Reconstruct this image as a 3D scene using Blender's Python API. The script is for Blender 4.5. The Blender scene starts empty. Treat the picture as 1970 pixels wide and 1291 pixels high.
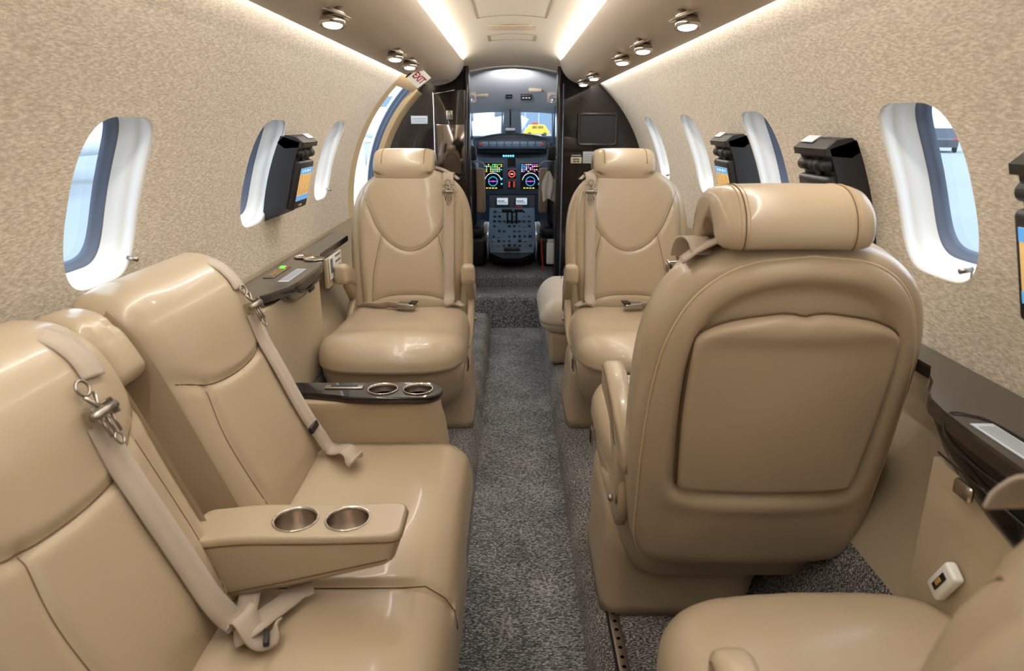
import bpy, math, random
import numpy as np
from mathutils import Vector, Matrix, noise
random.seed(7)
S = bpy.context.scene
COL = S.collection
PI = math.pi

# ------------------------------------------------------------------ camera, world, exposure
cam = bpy.data.cameras.new('camera')
cam.sensor_width = 36; cam.lens = 1313 / 1970 * 36
cam.clip_start = 0.02; cam.clip_end = 500
co = bpy.data.objects.new('camera', cam); COL.objects.link(co)
co.location = (0, 0, 1.03)
co.rotation_euler = (PI / 2 - math.atan(405 / 1313), 0, 0)
cam.dof.use_dof = True; cam.dof.focus_distance = 1.9; cam.dof.aperture_fstop = 7.0
S.camera = co
S.view_settings.view_transform = 'Standard'; S.view_settings.look = 'None'
S.view_settings.gamma = 1; S.view_settings.use_curve_mapping = False
S.view_settings.exposure = 0.0

w = bpy.data.worlds.new('sky'); S.world = w; w.use_nodes = True
nt = w.node_tree; nt.nodes.clear()
out = nt.nodes.new('ShaderNodeOutputWorld'); bg = nt.nodes.new('ShaderNodeBackground')
tc = nt.nodes.new('ShaderNodeTexCoord'); sp = nt.nodes.new('ShaderNodeSeparateXYZ')
rp = nt.nodes.new('ShaderNodeValToRGB')
rp.color_ramp.elements[0].position = 0.0; rp.color_ramp.elements[0].color = (.92, .965, 1.0, 1)
rp.color_ramp.elements[1].position = 0.6; rp.color_ramp.elements[1].color = (.68, .83, 1.0, 1)
nt.links.new(tc.outputs['Generated'], sp.inputs[0]); nt.links.new(sp.outputs['Z'], rp.inputs[0])
nt.links.new(rp.outputs[0], bg.inputs['Color']); bg.inputs['Strength'].default_value = 3.6
nt.links.new(bg.outputs[0], out.inputs['Surface'])

def area(name, loc, direction, sx, sy, power, color, spread=PI):
    l = bpy.data.lights.new(name, 'AREA'); l.shape = 'RECTANGLE'
    l.size = sx; l.size_y = sy; l.energy = power; l.color = color; l.spread = spread
    o = bpy.data.objects.new(name, l); COL.objects.link(o); o.location = loc
    z = -Vector(direction).normalized(); y = Vector((0, 1, 0))
    x = y.cross(z).normalized()
    o.matrix_world = Matrix((( x.x, y.x, z.x, loc[0]), (x.y, y.y, z.y, loc[1]), (x.z, y.z, z.z, loc[2]), (0, 0, 0, 1)))
    return o
WARM = (1.0, .955, .89)
COVE_W, WASH_W = 5.8, 9.8
for s in (-1, 1):
    # the cabin's cove strips: one lights the ceiling, one washes the sidewall
    area('cove_light', (s * .247, 1.80, 1.350), (-s * .8, 0, .25), .010, 4.1, COVE_W, (1.0, .95, .87))
    area('wall_wash_light', (s * .4525, 1.80, 1.2535), (s * .30, 0, -1), .012, 4.1, WASH_W, WARM)

# ------------------------------------------------------------------ materials
def lin(c):
    return tuple(((x / 255) / 12.92 if x / 255 <= .04045 else ((x / 255 + .055) / 1.055) ** 2.4) for x in c) + (1,)
MATS = {}
def mat(name, col=None, rough=.5, metal=0., emit=None, es=0., spec=.5, coat=0., bump=None, bscale=200., var=0., vscale=8., noise_rough=0., sheen=0.):
    if name in MATS: return MATS[name]
    m = bpy.data.materials.new(name); m.use_nodes = True; MATS[name] = m
    t = m.node_tree; b = t.nodes['Principled BSDF']
    c = lin(col) if col else (.5, .5, .5, 1)
    b.inputs['Base Color'].default_value = c
    b.inputs['Roughness'].default_value = rough; b.inputs['Metallic'].default_value = metal
    b.inputs['Specular IOR Level'].default_value = spec
    b.inputs['Coat Weight'].default_value = coat; b.inputs['Coat Roughness'].default_value = .06
    b.inputs['Sheen Weight'].default_value = sheen
    if emit:
        b.inputs['Emission Color'].default_value = lin(emit); b.inputs['Emission Strength'].default_value = es
    geo = t.nodes.new('ShaderNodeTexCoord')
    if var:
        n = t.nodes.new('ShaderNodeTexNoise'); n.inputs['Scale'].default_value = vscale; n.inputs['Detail'].default_value = 4
        t.links.new(geo.outputs['Object'], n.inputs['Vector'])
        mx = t.nodes.new('ShaderNodeMix'); mx.data_type = 'RGBA'
        mx.inputs['A'].default_value = tuple(x * (1 - var) for x in c[:3]) + (1,)
        mx.inputs['B'].default_value = tuple(min(1, x * (1 + var)) for x in c[:3]) + (1,)
        t.links.new(n.outputs['Fac'], mx.inputs['Factor']); t.links.new(mx.outputs['Result'], b.inputs['Base Color'])
    if bump:
        n = t.nodes.new('ShaderNodeTexNoise'); n.inputs['Scale'].default_value = bscale; n.inputs['Detail'].default_value = 3
        t.links.new(geo.outputs['Object'], n.inputs['Vector'])
        bp = t.nodes.new('ShaderNodeBump'); bp.inputs['Strength'].default_value = bump; bp.inputs['Distance'].default_value = .001
        t.links.new(n.outputs['Fac'], bp.inputs['Height']); t.links.new(bp.outputs[0], b.inputs['Normal'])
    return m
LEATHER = mat('beige_leather', (185, 168, 143), .30, spec=.5, bump=.12, bscale=420, var=.05, vscale=5, coat=.15)
LEATHER2 = mat('beige_side_leather', (179, 161, 136), .37, spec=.4, bump=.12, bscale=420, var=.04, vscale=5)
SEAM = mat('dark_leather_seam', (112, 86, 60), .7)  # slightly darker leather for the seam lines
STITCH = mat('stitch_thread', (206, 178, 132), .6)
PLASTIC = mat('beige_molded_plastic', (185, 167, 142), .5, bump=.05, bscale=600)
VINYL = mat('beige_lower_panel', (182, 167, 142), .55, bump=.15, bscale=700, var=.03)
WHITE = mat('white_window_reveal', (232, 232, 230), .35)
SEAL = mat('grey_window_seal', (96, 108, 128), .55)
DARKSEAL = mat('dark_door_seal', (30, 42, 60), .5)
BELT = mat('belt_webbing', (184, 170, 154), .75, bump=.4, bscale=900, sheen=.3)
CHROME = mat('brushed_chrome', (200, 194, 186), .2, metal=1, )
STEEL = mat('satin_steel', (174, 167, 158), .3, metal=1)
BLACK = mat('black_plastic', (30, 29, 30), .42)
DBLACK = mat('deep_black_plastic', (14, 14, 15), .5)
CEIL = mat('cream_headliner', (222, 212, 196), .6, bump=.05, bscale=900)
VAL = mat('taupe_valance_panel', (192, 178, 160), .45, bump=.04, bscale=900)
GREYLINER = mat('grey_cockpit_liner', (205, 202, 202), .7)
PANELGREY = mat('slate_cockpit_panel', (52, 70, 86), .5)
PANELLT = mat('light_slate_panel', (96, 118, 136), .5, var=.15, vscale=40)
PAPER = mat('white_paper', (226, 228, 226), .7)
PLACARD = mat('pale_placard', (188, 196, 204), .5)
INK = mat('grey_ink', (110, 110, 112), .7)
REDM = mat('red_print', (196, 44, 44), .5)
GREYPR = mat('blue_grey_print', (150, 160, 175), .6)
TOWEL = mat('white_cloth', (215, 214, 216), .85)
CREWL = mat('tan_crew_seat_leather', (176, 158, 138), .5)
SHEEP = mat('white_sheepskin', (222, 222, 222), .9, bump=1, bscale=200)
LAMPG = mat('lamp_lens', (255, 250, 235), .5, emit=(255, 244, 222), es=14)
STRIP = mat('light_strip', (255, 246, 224), .5, emit=(255, 238, 205), es=2.4)
GREEN = mat('green_led', (60, 230, 60), .5, emit=(90, 255, 60), es=2)
CYAN = mat('cyan_led', (90, 220, 255), .5, emit=(90, 215, 255), es=5)
SCRB = mat('screen_blue', (80, 150, 215), .4, emit=(90, 160, 220), es=.7)
SCRT = mat('screen_tan', (214, 176, 112), .4, emit=(214, 176, 116), es=.55, var=.1, vscale=90)
SCRW = mat('screen_white', (215, 225, 232), .4, emit=(190, 205, 215), es=.8)
SCRK = mat('display_black', (8, 8, 16), .25)
CARWHITE = mat('white_paint', (240, 243, 246), .3)
CARBLACK = mat('black_paint', (60, 66, 74), .3)
YELLOW = mat('yellow_paint', (235, 190, 50), .4)
TYRE = mat('tyre_rubber', (50, 52, 56), .8)
GLASSD = mat('tinted_vehicle_glass', (100, 115, 130), .1)
BLDG = mat('grey_building_cladding', (125, 145, 165), .7)

def glossy_wood():
    m = mat('dark_mahogany_veneer', (44, 30, 24), .3, coat=.8, spec=.25)
    t = m.node_tree; b = t.nodes['Principled BSDF']; b.inputs['Coat Roughness'].default_value = .03
    g = t.nodes.new('ShaderNodeTexCoord'); mp = t.nodes.new('ShaderNodeMapping'); mp.inputs['Scale'].default_value = (30, 30, 3)
    n = t.nodes.new('ShaderNodeTexNoise'); n.inputs['Scale'].default_value = 6; n.inputs['Detail'].default_value = 6
    r = t.nodes.new('ShaderNodeValToRGB'); r.color_ramp.elements[0].color = lin((9, 6, 6)); r.color_ramp.elements[1].color = lin((30, 21, 18))
    r.color_ramp.elements[0].position = .35; r.color_ramp.elements[1].position = .7
    t.links.new(g.outputs['Object'], mp.inputs[0]); t.links.new(mp.outputs[0], n.inputs['Vector'])
    t.links.new(n.outputs['Fac'], r.inputs[0]); t.links.new(r.outputs[0], b.inputs['Base Color'])
    return m
WOOD = glossy_wood()
def ledge_wood():
    m = mat('dark_speckled_gloss_veneer', (44, 36, 33), .3, coat=1.0)
    t = m.node_tree; b = t.nodes['Principled BSDF']; b.inputs['Coat Roughness'].default_value = .05
    g = t.nodes.new('ShaderNodeTexCoord')
    n = t.nodes.new('ShaderNodeTexNoise'); n.inputs['Scale'].default_value = 260; n.inputs['Detail'].default_value = 2
    r = t.nodes.new('ShaderNodeValToRGB'); r.color_ramp.elements[0].color = lin((20, 16, 14)); r.color_ramp.elements[1].color = lin((48, 39, 35))
    r.color_ramp.elements[0].position = .4; r.color_ramp.elements[1].position = .7
    t.links.new(g.outputs['Object'], n.inputs['Vector'])
    t.links.new(n.outputs['Fac'], r.inputs[0]); t.links.new(r.outputs[0], b.inputs['Base Color'])
    return m
LEDGE = ledge_wood()
def fabric():
    m = mat('woven_wall_fabric', (198, 178, 150), .85, sheen=.2)
    t = m.node_tree; b = t.nodes['Principled BSDF']
    uv = t.nodes.new('ShaderNodeUVMap'); uv.uv_map = 'uv'
    def nz(sx, sy, det=2):
        mp = t.nodes.new('ShaderNodeMapping'); mp.inputs['Scale'].default_value = (sx, sy, 1)
        n = t.nodes.new('ShaderNodeTexNoise'); n.noise_dimensions = '2D'; n.inputs['Scale'].default_value = 1; n.inputs['Detail'].default_value = det
        t.links.new(uv.outputs[0], mp.inputs[0]); t.links.new(mp.outputs[0], n.inputs['Vector']); return n
    def mth(op, *v):
        q = t.nodes.new('ShaderNodeMath'); q.operation = op
        for i_, x_ in enumerate(v):
            if isinstance(x_, (int, float)): q.inputs[i_].default_value = x_
            else: t.links.new(x_, q.inputs[i_])
        return q.outputs[0]
    sx = t.nodes.new('ShaderNodeSeparateXYZ'); t.links.new(uv.outputs[0], sx.inputs[0])
    wob = nz(14, 14, 1); sv = mth('MULTIPLY_ADD', wob.outputs['Fac'], .0015, sx.outputs[1]); rs = mth('MULTIPLY', sv, 400.)
    row = mth('FLOOR', rs)
    cb = t.nodes.new('ShaderNodeCombineXYZ'); t.links.new(mth('MULTIPLY_ADD', row, 13.7, mth('MULTIPLY', sx.outputs[0], 72.)), cb.inputs[0]); t.links.new(mth('MULTIPLY', row, 5.31), cb.inputs[1])
    a = t.nodes.new('ShaderNodeTexNoise'); a.noise_dimensions = '2D'; a.inputs['Scale'].default_value = 1; a.inputs['Detail'].default_value = 1; t.links.new(cb.outputs[0], a.inputs['Vector'])
    c = nz(420, 900, 0)
    prof = mth('ABSOLUTE', mth('SINE', mth('MULTIPLY', rs, PI)))
    base = mth('MULTIPLY_ADD', a.outputs['Fac'], .55, mth('MULTIPLY', c.outputs['Fac'], .30))
    m3 = mth('MULTIPLY_ADD', prof, .12, mth('ADD', base, .09))
    ad = mth('MULTIPLY_ADD', prof, .5, base)
    r = t.nodes.new('ShaderNodeValToRGB')
    e = r.color_ramp.elements; e[0].position = .42; e[0].color = lin((170, 156, 136)); e[1].position = .78; e[1].color = lin((228, 219, 203))
    k = e.new(.6); k.color = lin((202, 190, 170))
    t.links.new(m3, r.inputs[0]); t.links.new(r.outputs[0], b.inputs['Base Color'])
    bp = t.nodes.new('ShaderNodeBump'); bp.inputs['Strength'].default_value = .35; bp.inputs['Distance'].default_value = .0008
    t.links.new(ad, bp.inputs['Height']); t.links.new(bp.outputs[0], b.inputs['Normal'])
    return m
FABRIC = fabric()
def carpet(name, c0, c1, cm):
    m = mat(name, c1, .95, sheen=.1)
    t = m.node_tree; b = t.nodes['Principled BSDF']
    g = t.nodes.new('ShaderNodeTexCoord')
    mp = t.nodes.new('ShaderNodeMapping'); mp.inputs['Scale'].default_value = (150, 330, 260)
    n = t.nodes.new('ShaderNodeTexNoise'); n.inputs['Scale'].default_value = 1; n.inputs['Detail'].default_value = 3
    n2 = t.nodes.new('ShaderNodeTexNoise'); n2.inputs['Scale'].default_value = 7; n2.inputs['Detail'].default_value = 3
    t.links.new(g.outputs['Object'], mp.inputs[0]); t.links.new(mp.outputs[0], n.inputs['Vector']); t.links.new(g.outputs['Object'], n2.inputs['Vector'])
    ma = t.nodes.new('ShaderNodeMath'); ma.operation = 'MULTIPLY_ADD'; ma.inputs[1].default_value = .18
    t.links.new(n2.outputs['Fac'], ma.inputs[0]); t.links.new(n.outputs['Fac'], ma.inputs[2])
    r = t.nodes.new('ShaderNodeValToRGB'); e = r.color_ramp.elements
    e[0].position = .48; e[0].color = lin(c0); e[1].position = .72; e[1].color = lin(c1); k = e.new(.6); k.color = lin(cm)
    t.links.new(ma.outputs[0], r.inputs[0]); t.links.new(r.outputs[0], b.inputs['Base Color'])
    bp = t.nodes.new('ShaderNodeBump'); bp.inputs['Strength'].default_value = .9; bp.inputs['Distance'].default_value = .004
    t.links.new(n.outputs['Fac'], bp.inputs['Height']); t.links.new(bp.outputs[0], b.inputs['Normal'])
    return m
CARPET = carpet('grey_tweed_carpet', (44, 43, 44), (188, 186, 184), (106, 105, 105))
CARPET2 = carpet('dark_aisle_carpet', (50, 51, 54), (166, 168, 172), (102, 104, 108))
def glass():
    m = bpy.data.materials.new('clear_pane'); m.use_nodes = True; t = m.node_tree; t.nodes.clear()
    o = t.nodes.new('ShaderNodeOutputMaterial'); mx = t.nodes.new('ShaderNodeMixShader')
    tr = t.nodes.new('ShaderNodeBsdfTransparent'); tr.inputs[0].default_value = (.93, .97, 1, 1)
    gl = t.nodes.new('ShaderNodeBsdfGlossy'); gl.inputs['Roughness'].default_value = .02
    lw = t.nodes.new('ShaderNodeLayerWeight'); lw.inputs['Blend'].default_value = .5
    pw = t.nodes.new('ShaderNodeMath'); pw.operation = 'POWER'; pw.inputs[1].default_value = 5
    fr = t.nodes.new('ShaderNodeMath'); fr.operation = 'MULTIPLY_ADD'; fr.inputs[1].default_value = .5; fr.inputs[2].default_value = .04
    t.links.new(lw.outputs['Facing'], pw.inputs[0]); t.links.new(pw.outputs[0], fr.inputs[0])
    t.links.new(fr.outputs[0], mx.inputs[0]); t.links.new(tr.outputs[0], mx.inputs[1]); t.links.new(gl.outputs[0], mx.inputs[2])
    t.links.new(mx.outputs[0], o.inputs[0]); return m
GLASS = glass()
CONCRETE = mat('pale_apron_concrete', (134, 140, 144), .9, var=.08, vscale=.3)

# ------------------------------------------------------------------ object helpers
def tag(o, label=None, cat=None, group=None, kind=None):
    if label: o['label'] = label
    if cat: o['category'] = cat
    if group: o['group'] = group
    if kind: o['kind'] = kind
    return o
def empty(name, loc=(0, 0, 0), rz=0., label=None, cat=None, group=None, parent=None):
    o = bpy.data.objects.new(name, None); COL.objects.link(o); o.location = loc; o.rotation_euler = (0, 0, rz)
    o.empty_display_size = .05
    if parent: o.parent = parent
    return tag(o, label, cat, group)
def copy_tree(o, parent=None):
    c = o.copy(); COL.objects.link(c); c.parent = parent
    for ch in list(o.children): copy_tree(ch, c)
    return c
class MB:
    def __init__(s): s.v = []; s.f = []; s.m = []; s.sm = []; s.uv = None
    def add(s, v, f, mi=0, smooth=True):
        n = len(s.v); s.v += [tuple(map(float, p)) for p in v]
        for q in f: s.f.append(tuple(i + n for i in q)); s.m.append(mi); s.sm.append(smooth)
        return s
    def build(s, name, mats, parent=None, fix=True, label=None):
        me = bpy.data.meshes.new(name); me.from_pydata(s.v, [], s.f)
        if not isinstance(mats, (list, tuple)): mats = [mats]
        for m in mats: me.materials.append(m)
        me.polygons.foreach_set('material_index', s.m); me.polygons.foreach_set('use_smooth', s.sm)
        if s.uv is not None:
            l = me.uv_layers.new(name='uv')
            for i, lp in enumerate(me.loops): l.data[i].uv = s.uv[lp.vertex_index]
        me.update()
        if fix:
            import bmesh
            b = bmesh.new(); b.from_mesh(me); bmesh.ops.recalc_face_normals(b, faces=b.faces); b.to_mesh(me); b.free()
        o = bpy.data.objects.new(name, me); COL.objects.link(o)
        if parent: o.parent = parent
        if label: o['label'] = label
        return o
def ring_faces(n, a, b, flip=False):
    return [(a + i, a + (i + 1) % n, b + (i + 1) % n, b + i) for i in range(n)]
def loft(mb, loops, mi=0, caps=True, smooth=True, closed=False):
    n = len(loops[0]); v = [p for l in loops for p in l]; f = []
    for k in range(len(loops) - 1): f += ring_faces(n, k * n, (k + 1) * n)
    if closed: f += ring_faces(n, (len(loops) - 1) * n, 0)
    if caps and not closed:
        f.append(tuple(range(n - 1, -1, -1))); f.append(tuple((len(loops) - 1) * n + i for i in range(n)))
    mb.add(v, f, mi, smooth)
def catmull(pts, n=8, closed=False):
    P = [np.array(p, float) for p in pts]; out = []; L = len(P)
    rng = range(L) if closed else range(L - 1)
    for i in rng:
        p1, p2 = P[i], P[(i + 1) % L]
        p0 = P[(i - 1) % L] if (closed or i > 0) else 2 * p1 - p2
        p3 = P[(i + 2) % L] if (closed or i + 2 < L) else 2 * p2 - p1
        for k in range(n):
            t = k / n
            out.append(.5 * ((2 * p1) + (-p0 + p2) * t + (2 * p0 - 5 * p1 + 4 * p2 - p3) * t * t + (-p0 + 3 * p1 - 3 * p2 + p3) * t ** 3))
    if not closed: out.append(P[-1])
    return out
def tube(mb, pts, r, mi=0, n=8, closed=False):
    P = [Vector(p) for p in pts]; loops = []; L = len(P); ref = None
    for i, p in enumerate(P):
        a = P[(i - 1) % L] if (closed or i > 0) else P[i]; b = P[(i + 1) % L] if (closed or i < L - 1) else P[i]
        d = (b - a)
        d = d.normalized() if d.length > 1e-9 else Vector((0, 0, 1))
        if ref is None:
            ref = Vector((0, 0, 1)) if abs(d.z) < .9 else Vector((1, 0, 0))
        x = ref - d * ref.dot(d)
        if x.length < 1e-6: x = d.orthogonal()
        x.normalize(); y = d.cross(x); ref = x
        rr = r[i] if isinstance(r, (list, tuple)) else r
        loops.append([tuple(p + (x * math.cos(2 * PI * k / n) + y * math.sin(2 * PI * k / n)) * rr) for k in range(n)])
    loft(mb, loops, mi, closed=closed)
def ribbon(mb, pts, side, w, th=.0016, mi=0, smooth=True):
    """flat strap along pts; side = vector or list of vectors across it"""
    P = [Vector(p) for p in pts]; loops = []
    for i, p in enumerate(P):
        a = P[max(i - 1, 0)]; b = P[min(i + 1, len(P) - 1)]; d = (b - a).normalized()
        s = Vector(side[i] if isinstance(side, list) else side); s = (s - d * s.dot(d)).normalized(); nrm = d.cross(s)
        ww = w[i] if isinstance(w, (list, tuple)) else w
        h = s * ww / 2; t = nrm * th / 2
        loops.append([tuple(p + h * k + t * q) for k, q in ((-1, -1), (-.33, -1), (.33, -1), (1, -1), (1, 1), (.33, 1), (-.33, 1), (-1, 1))])
    loft(mb, loops, mi, smooth=smooth)
def box(mb, c, size, r=0.0, mi=0, rot=None, seg=3):
    """box with all edges rounded by r"""
    sx, sy, sz = [k / 2 for k in size]; r = min(r, sx * .98, sy * .98, sz * .98)
    c = Vector(c); R = rot if rot is not None else Matrix.Identity(3)
    if r <= 0:
        v = [c + R @ Vector((x * sx, y * sy, z * sz)) for x in (-1, 1) for y in (-1, 1) for z in (-1, 1)]
        f = [(0, 1, 3, 2), (4, 6, 7, 5), (0, 4, 5, 1), (2, 3, 7, 6), (0, 2, 6, 4), (1, 5, 7, 3)]
        mb.add([tuple(p) for p in v], f, mi, False); return
    loops = []
    def rr(hx, hy, rad, z):
        o = []
        for q, (cx, cy) in enumerate(((1, 1), (-1, 1), (-1, -1), (1, -1))):
            for k in range(seg + 1):
                a = PI / 2 * q + PI / 2 * k / seg
                o.append(tuple(c + R @ Vector((cx * (hx - rad) + rad * math.cos(a), cy * (hy - rad) + rad * math.sin(a), z))))
        return o
    for k in range(seg + 1):
        a = PI / 2 * k / seg; i = r * (1 - math.sin(a)); loops.append(rr(sx - i, sy - i, max(r - i, 1e-4), -sz + r * (1 - math.cos(a))))
    for k in range(seg, -1, -1):
        a = PI / 2 * k / seg; i = r * (1 - math.sin(a)); loops.append(rr(sx - i, sy - i, max(r - i, 1e-4), sz - r * (1 - math.cos(a))))
    loft(mb, loops, mi, smooth=True)
def lathe(mb, prof, c=(0, 0, 0), rot=None, n=28, mi=0, cap=True):
    R = rot if rot is not None else Matrix.Identity(3); c = Vector(c)
    loops = [[tuple(c + R @ Vector((r * math.cos(2 * PI * k / n), r * math.sin(2 * PI * k / n), z))) for k in range(n)] for r, z in prof]
    loft(mb, loops, mi, caps=cap)
def sym(half, n=6):
    """closed outline from half widths [(hw, v)...] going bottom to top"""
    c = catmull(half, n); R = [(max(p[0], 0), p[1]) for p in c]; L = [(-p[0], p[1]) for p in reversed(R)]
    if abs(R[-1][0]) < 1e-5: L = L[1:]
    if abs(R[0][0]) < 1e-5: L = L[:-1]
    return resample(R + L, 110)
def resample(pts, n):
    P = np.array(pts, float); Q = np.vstack([P, P[:1]]); d = np.r_[0, np.cumsum(np.hypot(*np.diff(Q, axis=0).T))]
    t = np.linspace(0, d[-1], n, endpoint=False); return np.c_[np.interp(t, d, Q[:, 0]), np.interp(t, d, Q[:, 1])]
def rrect(x0, y0, x1, y1, r, n=100):
    o = []
    for q, (cx, cy) in enumerate(((x1 - r, y1 - r), (x0 + r, y1 - r), (x0 + r, y0 + r), (x1 - r, y0 + r))):
        for k in range(9):
            a = PI / 2 * (q + k / 8); o.append((cx + r * math.cos(a), cy + r * math.sin(a)))
    return resample(o, n)
def segdist(P, poly, closed=False):
    P = np.atleast_2d(P); A = np.array(poly, float)
    if closed: A = np.vstack([A, A[:1]])
    best = np.full(len(P), 9.)
    for a, b in zip(A[:-1], A[1:]):
        ab = b - a; L = ab @ ab + 1e-12; t = np.clip(((P - a) @ ab) / L, 0, 1); best = np.minimum(best, np.linalg.norm(P - a - t[:, None] * ab, axis=1))
    return best
class Pad:
    """a soft upholstered surface: closed outline in (u,v), rounded edge radius r, height T, crown, seams pressed in"""
    def __init__(s, outline, T, r, crown=0., grooves=(), g=.004, sg=.006, extra=None, cseg=.12):
        s.o = np.array(outline); s.T = T; s.r = r; s.crown = crown; s.gr = grooves; s.g = g; s.sg = sg; s.extra = extra; s.cs = cseg
    def inside(s, P):
        x, y = P[:, 0], P[:, 1]; r = np.zeros(len(P), bool); o = s.o; j = len(o) - 1
        for i in range(len(o)):
            c = ((o[i, 1] > y) != (o[j, 1] > y)) & (x < (o[j, 0] - o[i, 0]) * (y - o[i, 1]) / (o[j, 1] - o[i, 1] + 1e-12) + o[i, 0]); r ^= c; j = i
        return r
    def h(s, P, edge=False):
        P = np.atleast_2d(P); d = segdist(P, s.o, True)
        if not edge: d = np.where(s.inside(P), d, 0)
        e = 1 - np.clip(d / s.r, 0, 1); H = s.T * np.sqrt(np.clip(1 - e * e, 0, 1)) + s.crown * (1 - np.exp(-(d / s.cs) ** 2))
        for gline in s.gr:
            H -= s.g * np.exp(-(segdist(P, gline) / s.sg) ** 2) * np.clip(d / (s.r * .5), 0, 1)
        if s.extra is not None: H = H + s.extra(P)
        return H
    def add(s, mb, fmap, K=26, depth=0., mi=0, cap=True):
        c = s.o.mean(0); n = len(s.o)
        fr = np.r_[1 - (1 - np.cos(np.linspace(0, PI / 2, 9))) * .16, np.linspace(.84, 0, K)[1:-1]]
        loops = []; hh = []
        for k in fr:
            P = c + (s.o - c) * k; H = s.h(P, True) if k > .999 else s.h(P); loops.append(P); hh.append(H)
        hh[0][:] = 0
        v = []
        if depth: v += [fmap(p[0], p[1], -depth) for p in loops[0]]
        for P, H in zip(loops, hh): v += [fmap(p[0], p[1], h) for p, h in zip(P, H)]
        v.append(fmap(c[0], c[1], float(s.h(c[None])[0])))
        L = len(fr) + (1 if depth else 0); f = []
        for k in range(L - 1): f += ring_faces(n, k * n, (k + 1) * n)
        b = (L - 1) * n; f += [(b + i, b + (i + 1) % n, len(v) - 1) for i in range(n)]
        if cap: f.append(tuple(range(n - 1, -1, -1)))
        mb.add(v, f, mi, True)
    def seam(s, mb, line, fmap, mi=1, r=.0011, lift=.0004, n=5, closed=False):
        L = catmull([p for p in line], 6, closed); H = s.h(np.array(L))
        tube(mb, [fmap(p[0], p[1], h + lift) for p, h in zip(L, H)], r, mi, n, closed)
def text(name, s, size, m, parent, M, depth=.0004):
    c = bpy.data.curves.new(name, 'FONT'); c.body = s; c.size = size; c.align_x = 'CENTER'; c.align_y = 'CENTER'; c.extrude = depth; c.offset = size * .025
    o = bpy.data.objects.new(name, c); COL.objects.link(o); bpy.context.view_layer.update()
    me = bpy.data.meshes.new_from_object(o); me.name = name; bpy.data.objects.remove(o); me.materials.clear(); me.materials.append(m)
    q = bpy.data.objects.new(name, me); COL.objects.link(q); q.parent = parent; q.matrix_local = M
    return q
def frame(loc, xd, yd):
    x = Vector(xd).normalized(); y = Vector(yd).normalized(); z = x.cross(y); y = z.cross(x)
    return Matrix(((x.x, y.x, z.x, loc[0]), (x.y, y.y, z.y, loc[1]), (x.z, y.z, z.z, loc[2]), (0, 0, 0, 1)))
def rot3(xd, yd): return frame((0, 0, 0), xd, yd).to_3x3()

# ------------------------------------------------------------------ fuselage shell
R0, ZC = .75, .66
def wall_pt(sg, y, phi, o=0.): return (sg * (R0 + o) * math.cos(phi), y, ZC + (R0 + o) * math.sin(phi))
PHI_T = math.asin((1.262 - ZC) / R0); PHI_B = math.asin((.36 - ZC) / R0)
WIN_A, WIN_B = .113, .155
def sup(a, t, n=3.9):
    c, s = math.cos(t), math.sin(t); return a * math.copysign(abs(c) ** (2 / n), c), math.copysign(abs(s) ** (2 / n), s)
def build_wall(sg, name, wins, phic, ymin, ymax, cell):
    """sidewall with real window openings"""
    mb = MB(); uv = []
    NV = 30; phis = [PHI_B + (PHI_T - PHI_B) * i / NV for i in range(NV + 1)]
    def strip(y0, y1, ny):
        v = [wall_pt(sg, y0 + (y1 - y0) * j / ny, p) for j in range(ny + 1) for p in phis]
        uv.extend([(y0 + (y1 - y0) * j / ny, p * R0) for j in range(ny + 1) for p in phis])
        f = [(j * (NV + 1) + i, (j + 1) * (NV + 1) + i, (j + 1) * (NV + 1) + i + 1, j * (NV + 1) + i + 1) for j in range(ny) for i in range(NV)]
        mb.add(v, f)
    y = ymin
    for yc in wins:
        a, b = yc - cell / 2, yc + cell / 2
        if a > y + 1e-4: strip(y, a, 4)
        # boundary of the cell, sampled with the same phi values on its vertical sides
        bd = [(b, p) for p in phis] + [(b + (a - b) * k / 24, PHI_T) for k in range(1, 24)] + [(a, p) for p in reversed(phis)] + [(a + (b - a) * k / 24, PHI_B) for k in range(1, 24)]
        n = len(bd); K = 14; pts = []
        for (by, bp) in bd:
            dy, ds = by - yc, (bp - phic) * R0; t = math.atan2(ds / WIN_B, dy / WIN_A)
            oy, os_ = sup(WIN_A, t); os_ *= WIN_B
            pts.append((oy, os_, dy, ds))
        for k in range(K + 1):
            q = (k / K) ** 1.4
            for (oy, os_, dy, ds) in pts:
                yy, ss = oy + (dy - oy) * q, os_ + (ds - os_) * q; ph = phic + ss / R0
                mb.v.append(wall_pt(sg, yc + yy, ph)); uv.append((yc + yy, ph * R0))
        base = len(mb.v) - (K + 1) * n
        for k in range(K):
            for q in ring_faces(n, base + k * n, base + (k + 1) * n): mb.f.append(q); mb.m.append(0); mb.sm.append(True)
        y = b
    if y < ymax: strip(y, ymax, 6)
    mb.uv = uv
    o = mb.build(name, FABRIC, fix=False); tag(o, kind='structure'); return o
WR = [-.285, .44, 1.165, 1.91, 2.635, 3.36]; WL = [-.25, .485, 1.212, 1.972, 2.695]
build_wall(1, 'wall_right', WR, .3625, -1.3, 3.95, .725)
build_wall(-1, 'wall_left', WL, .33, -1.3, 3.16, .72)
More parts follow.
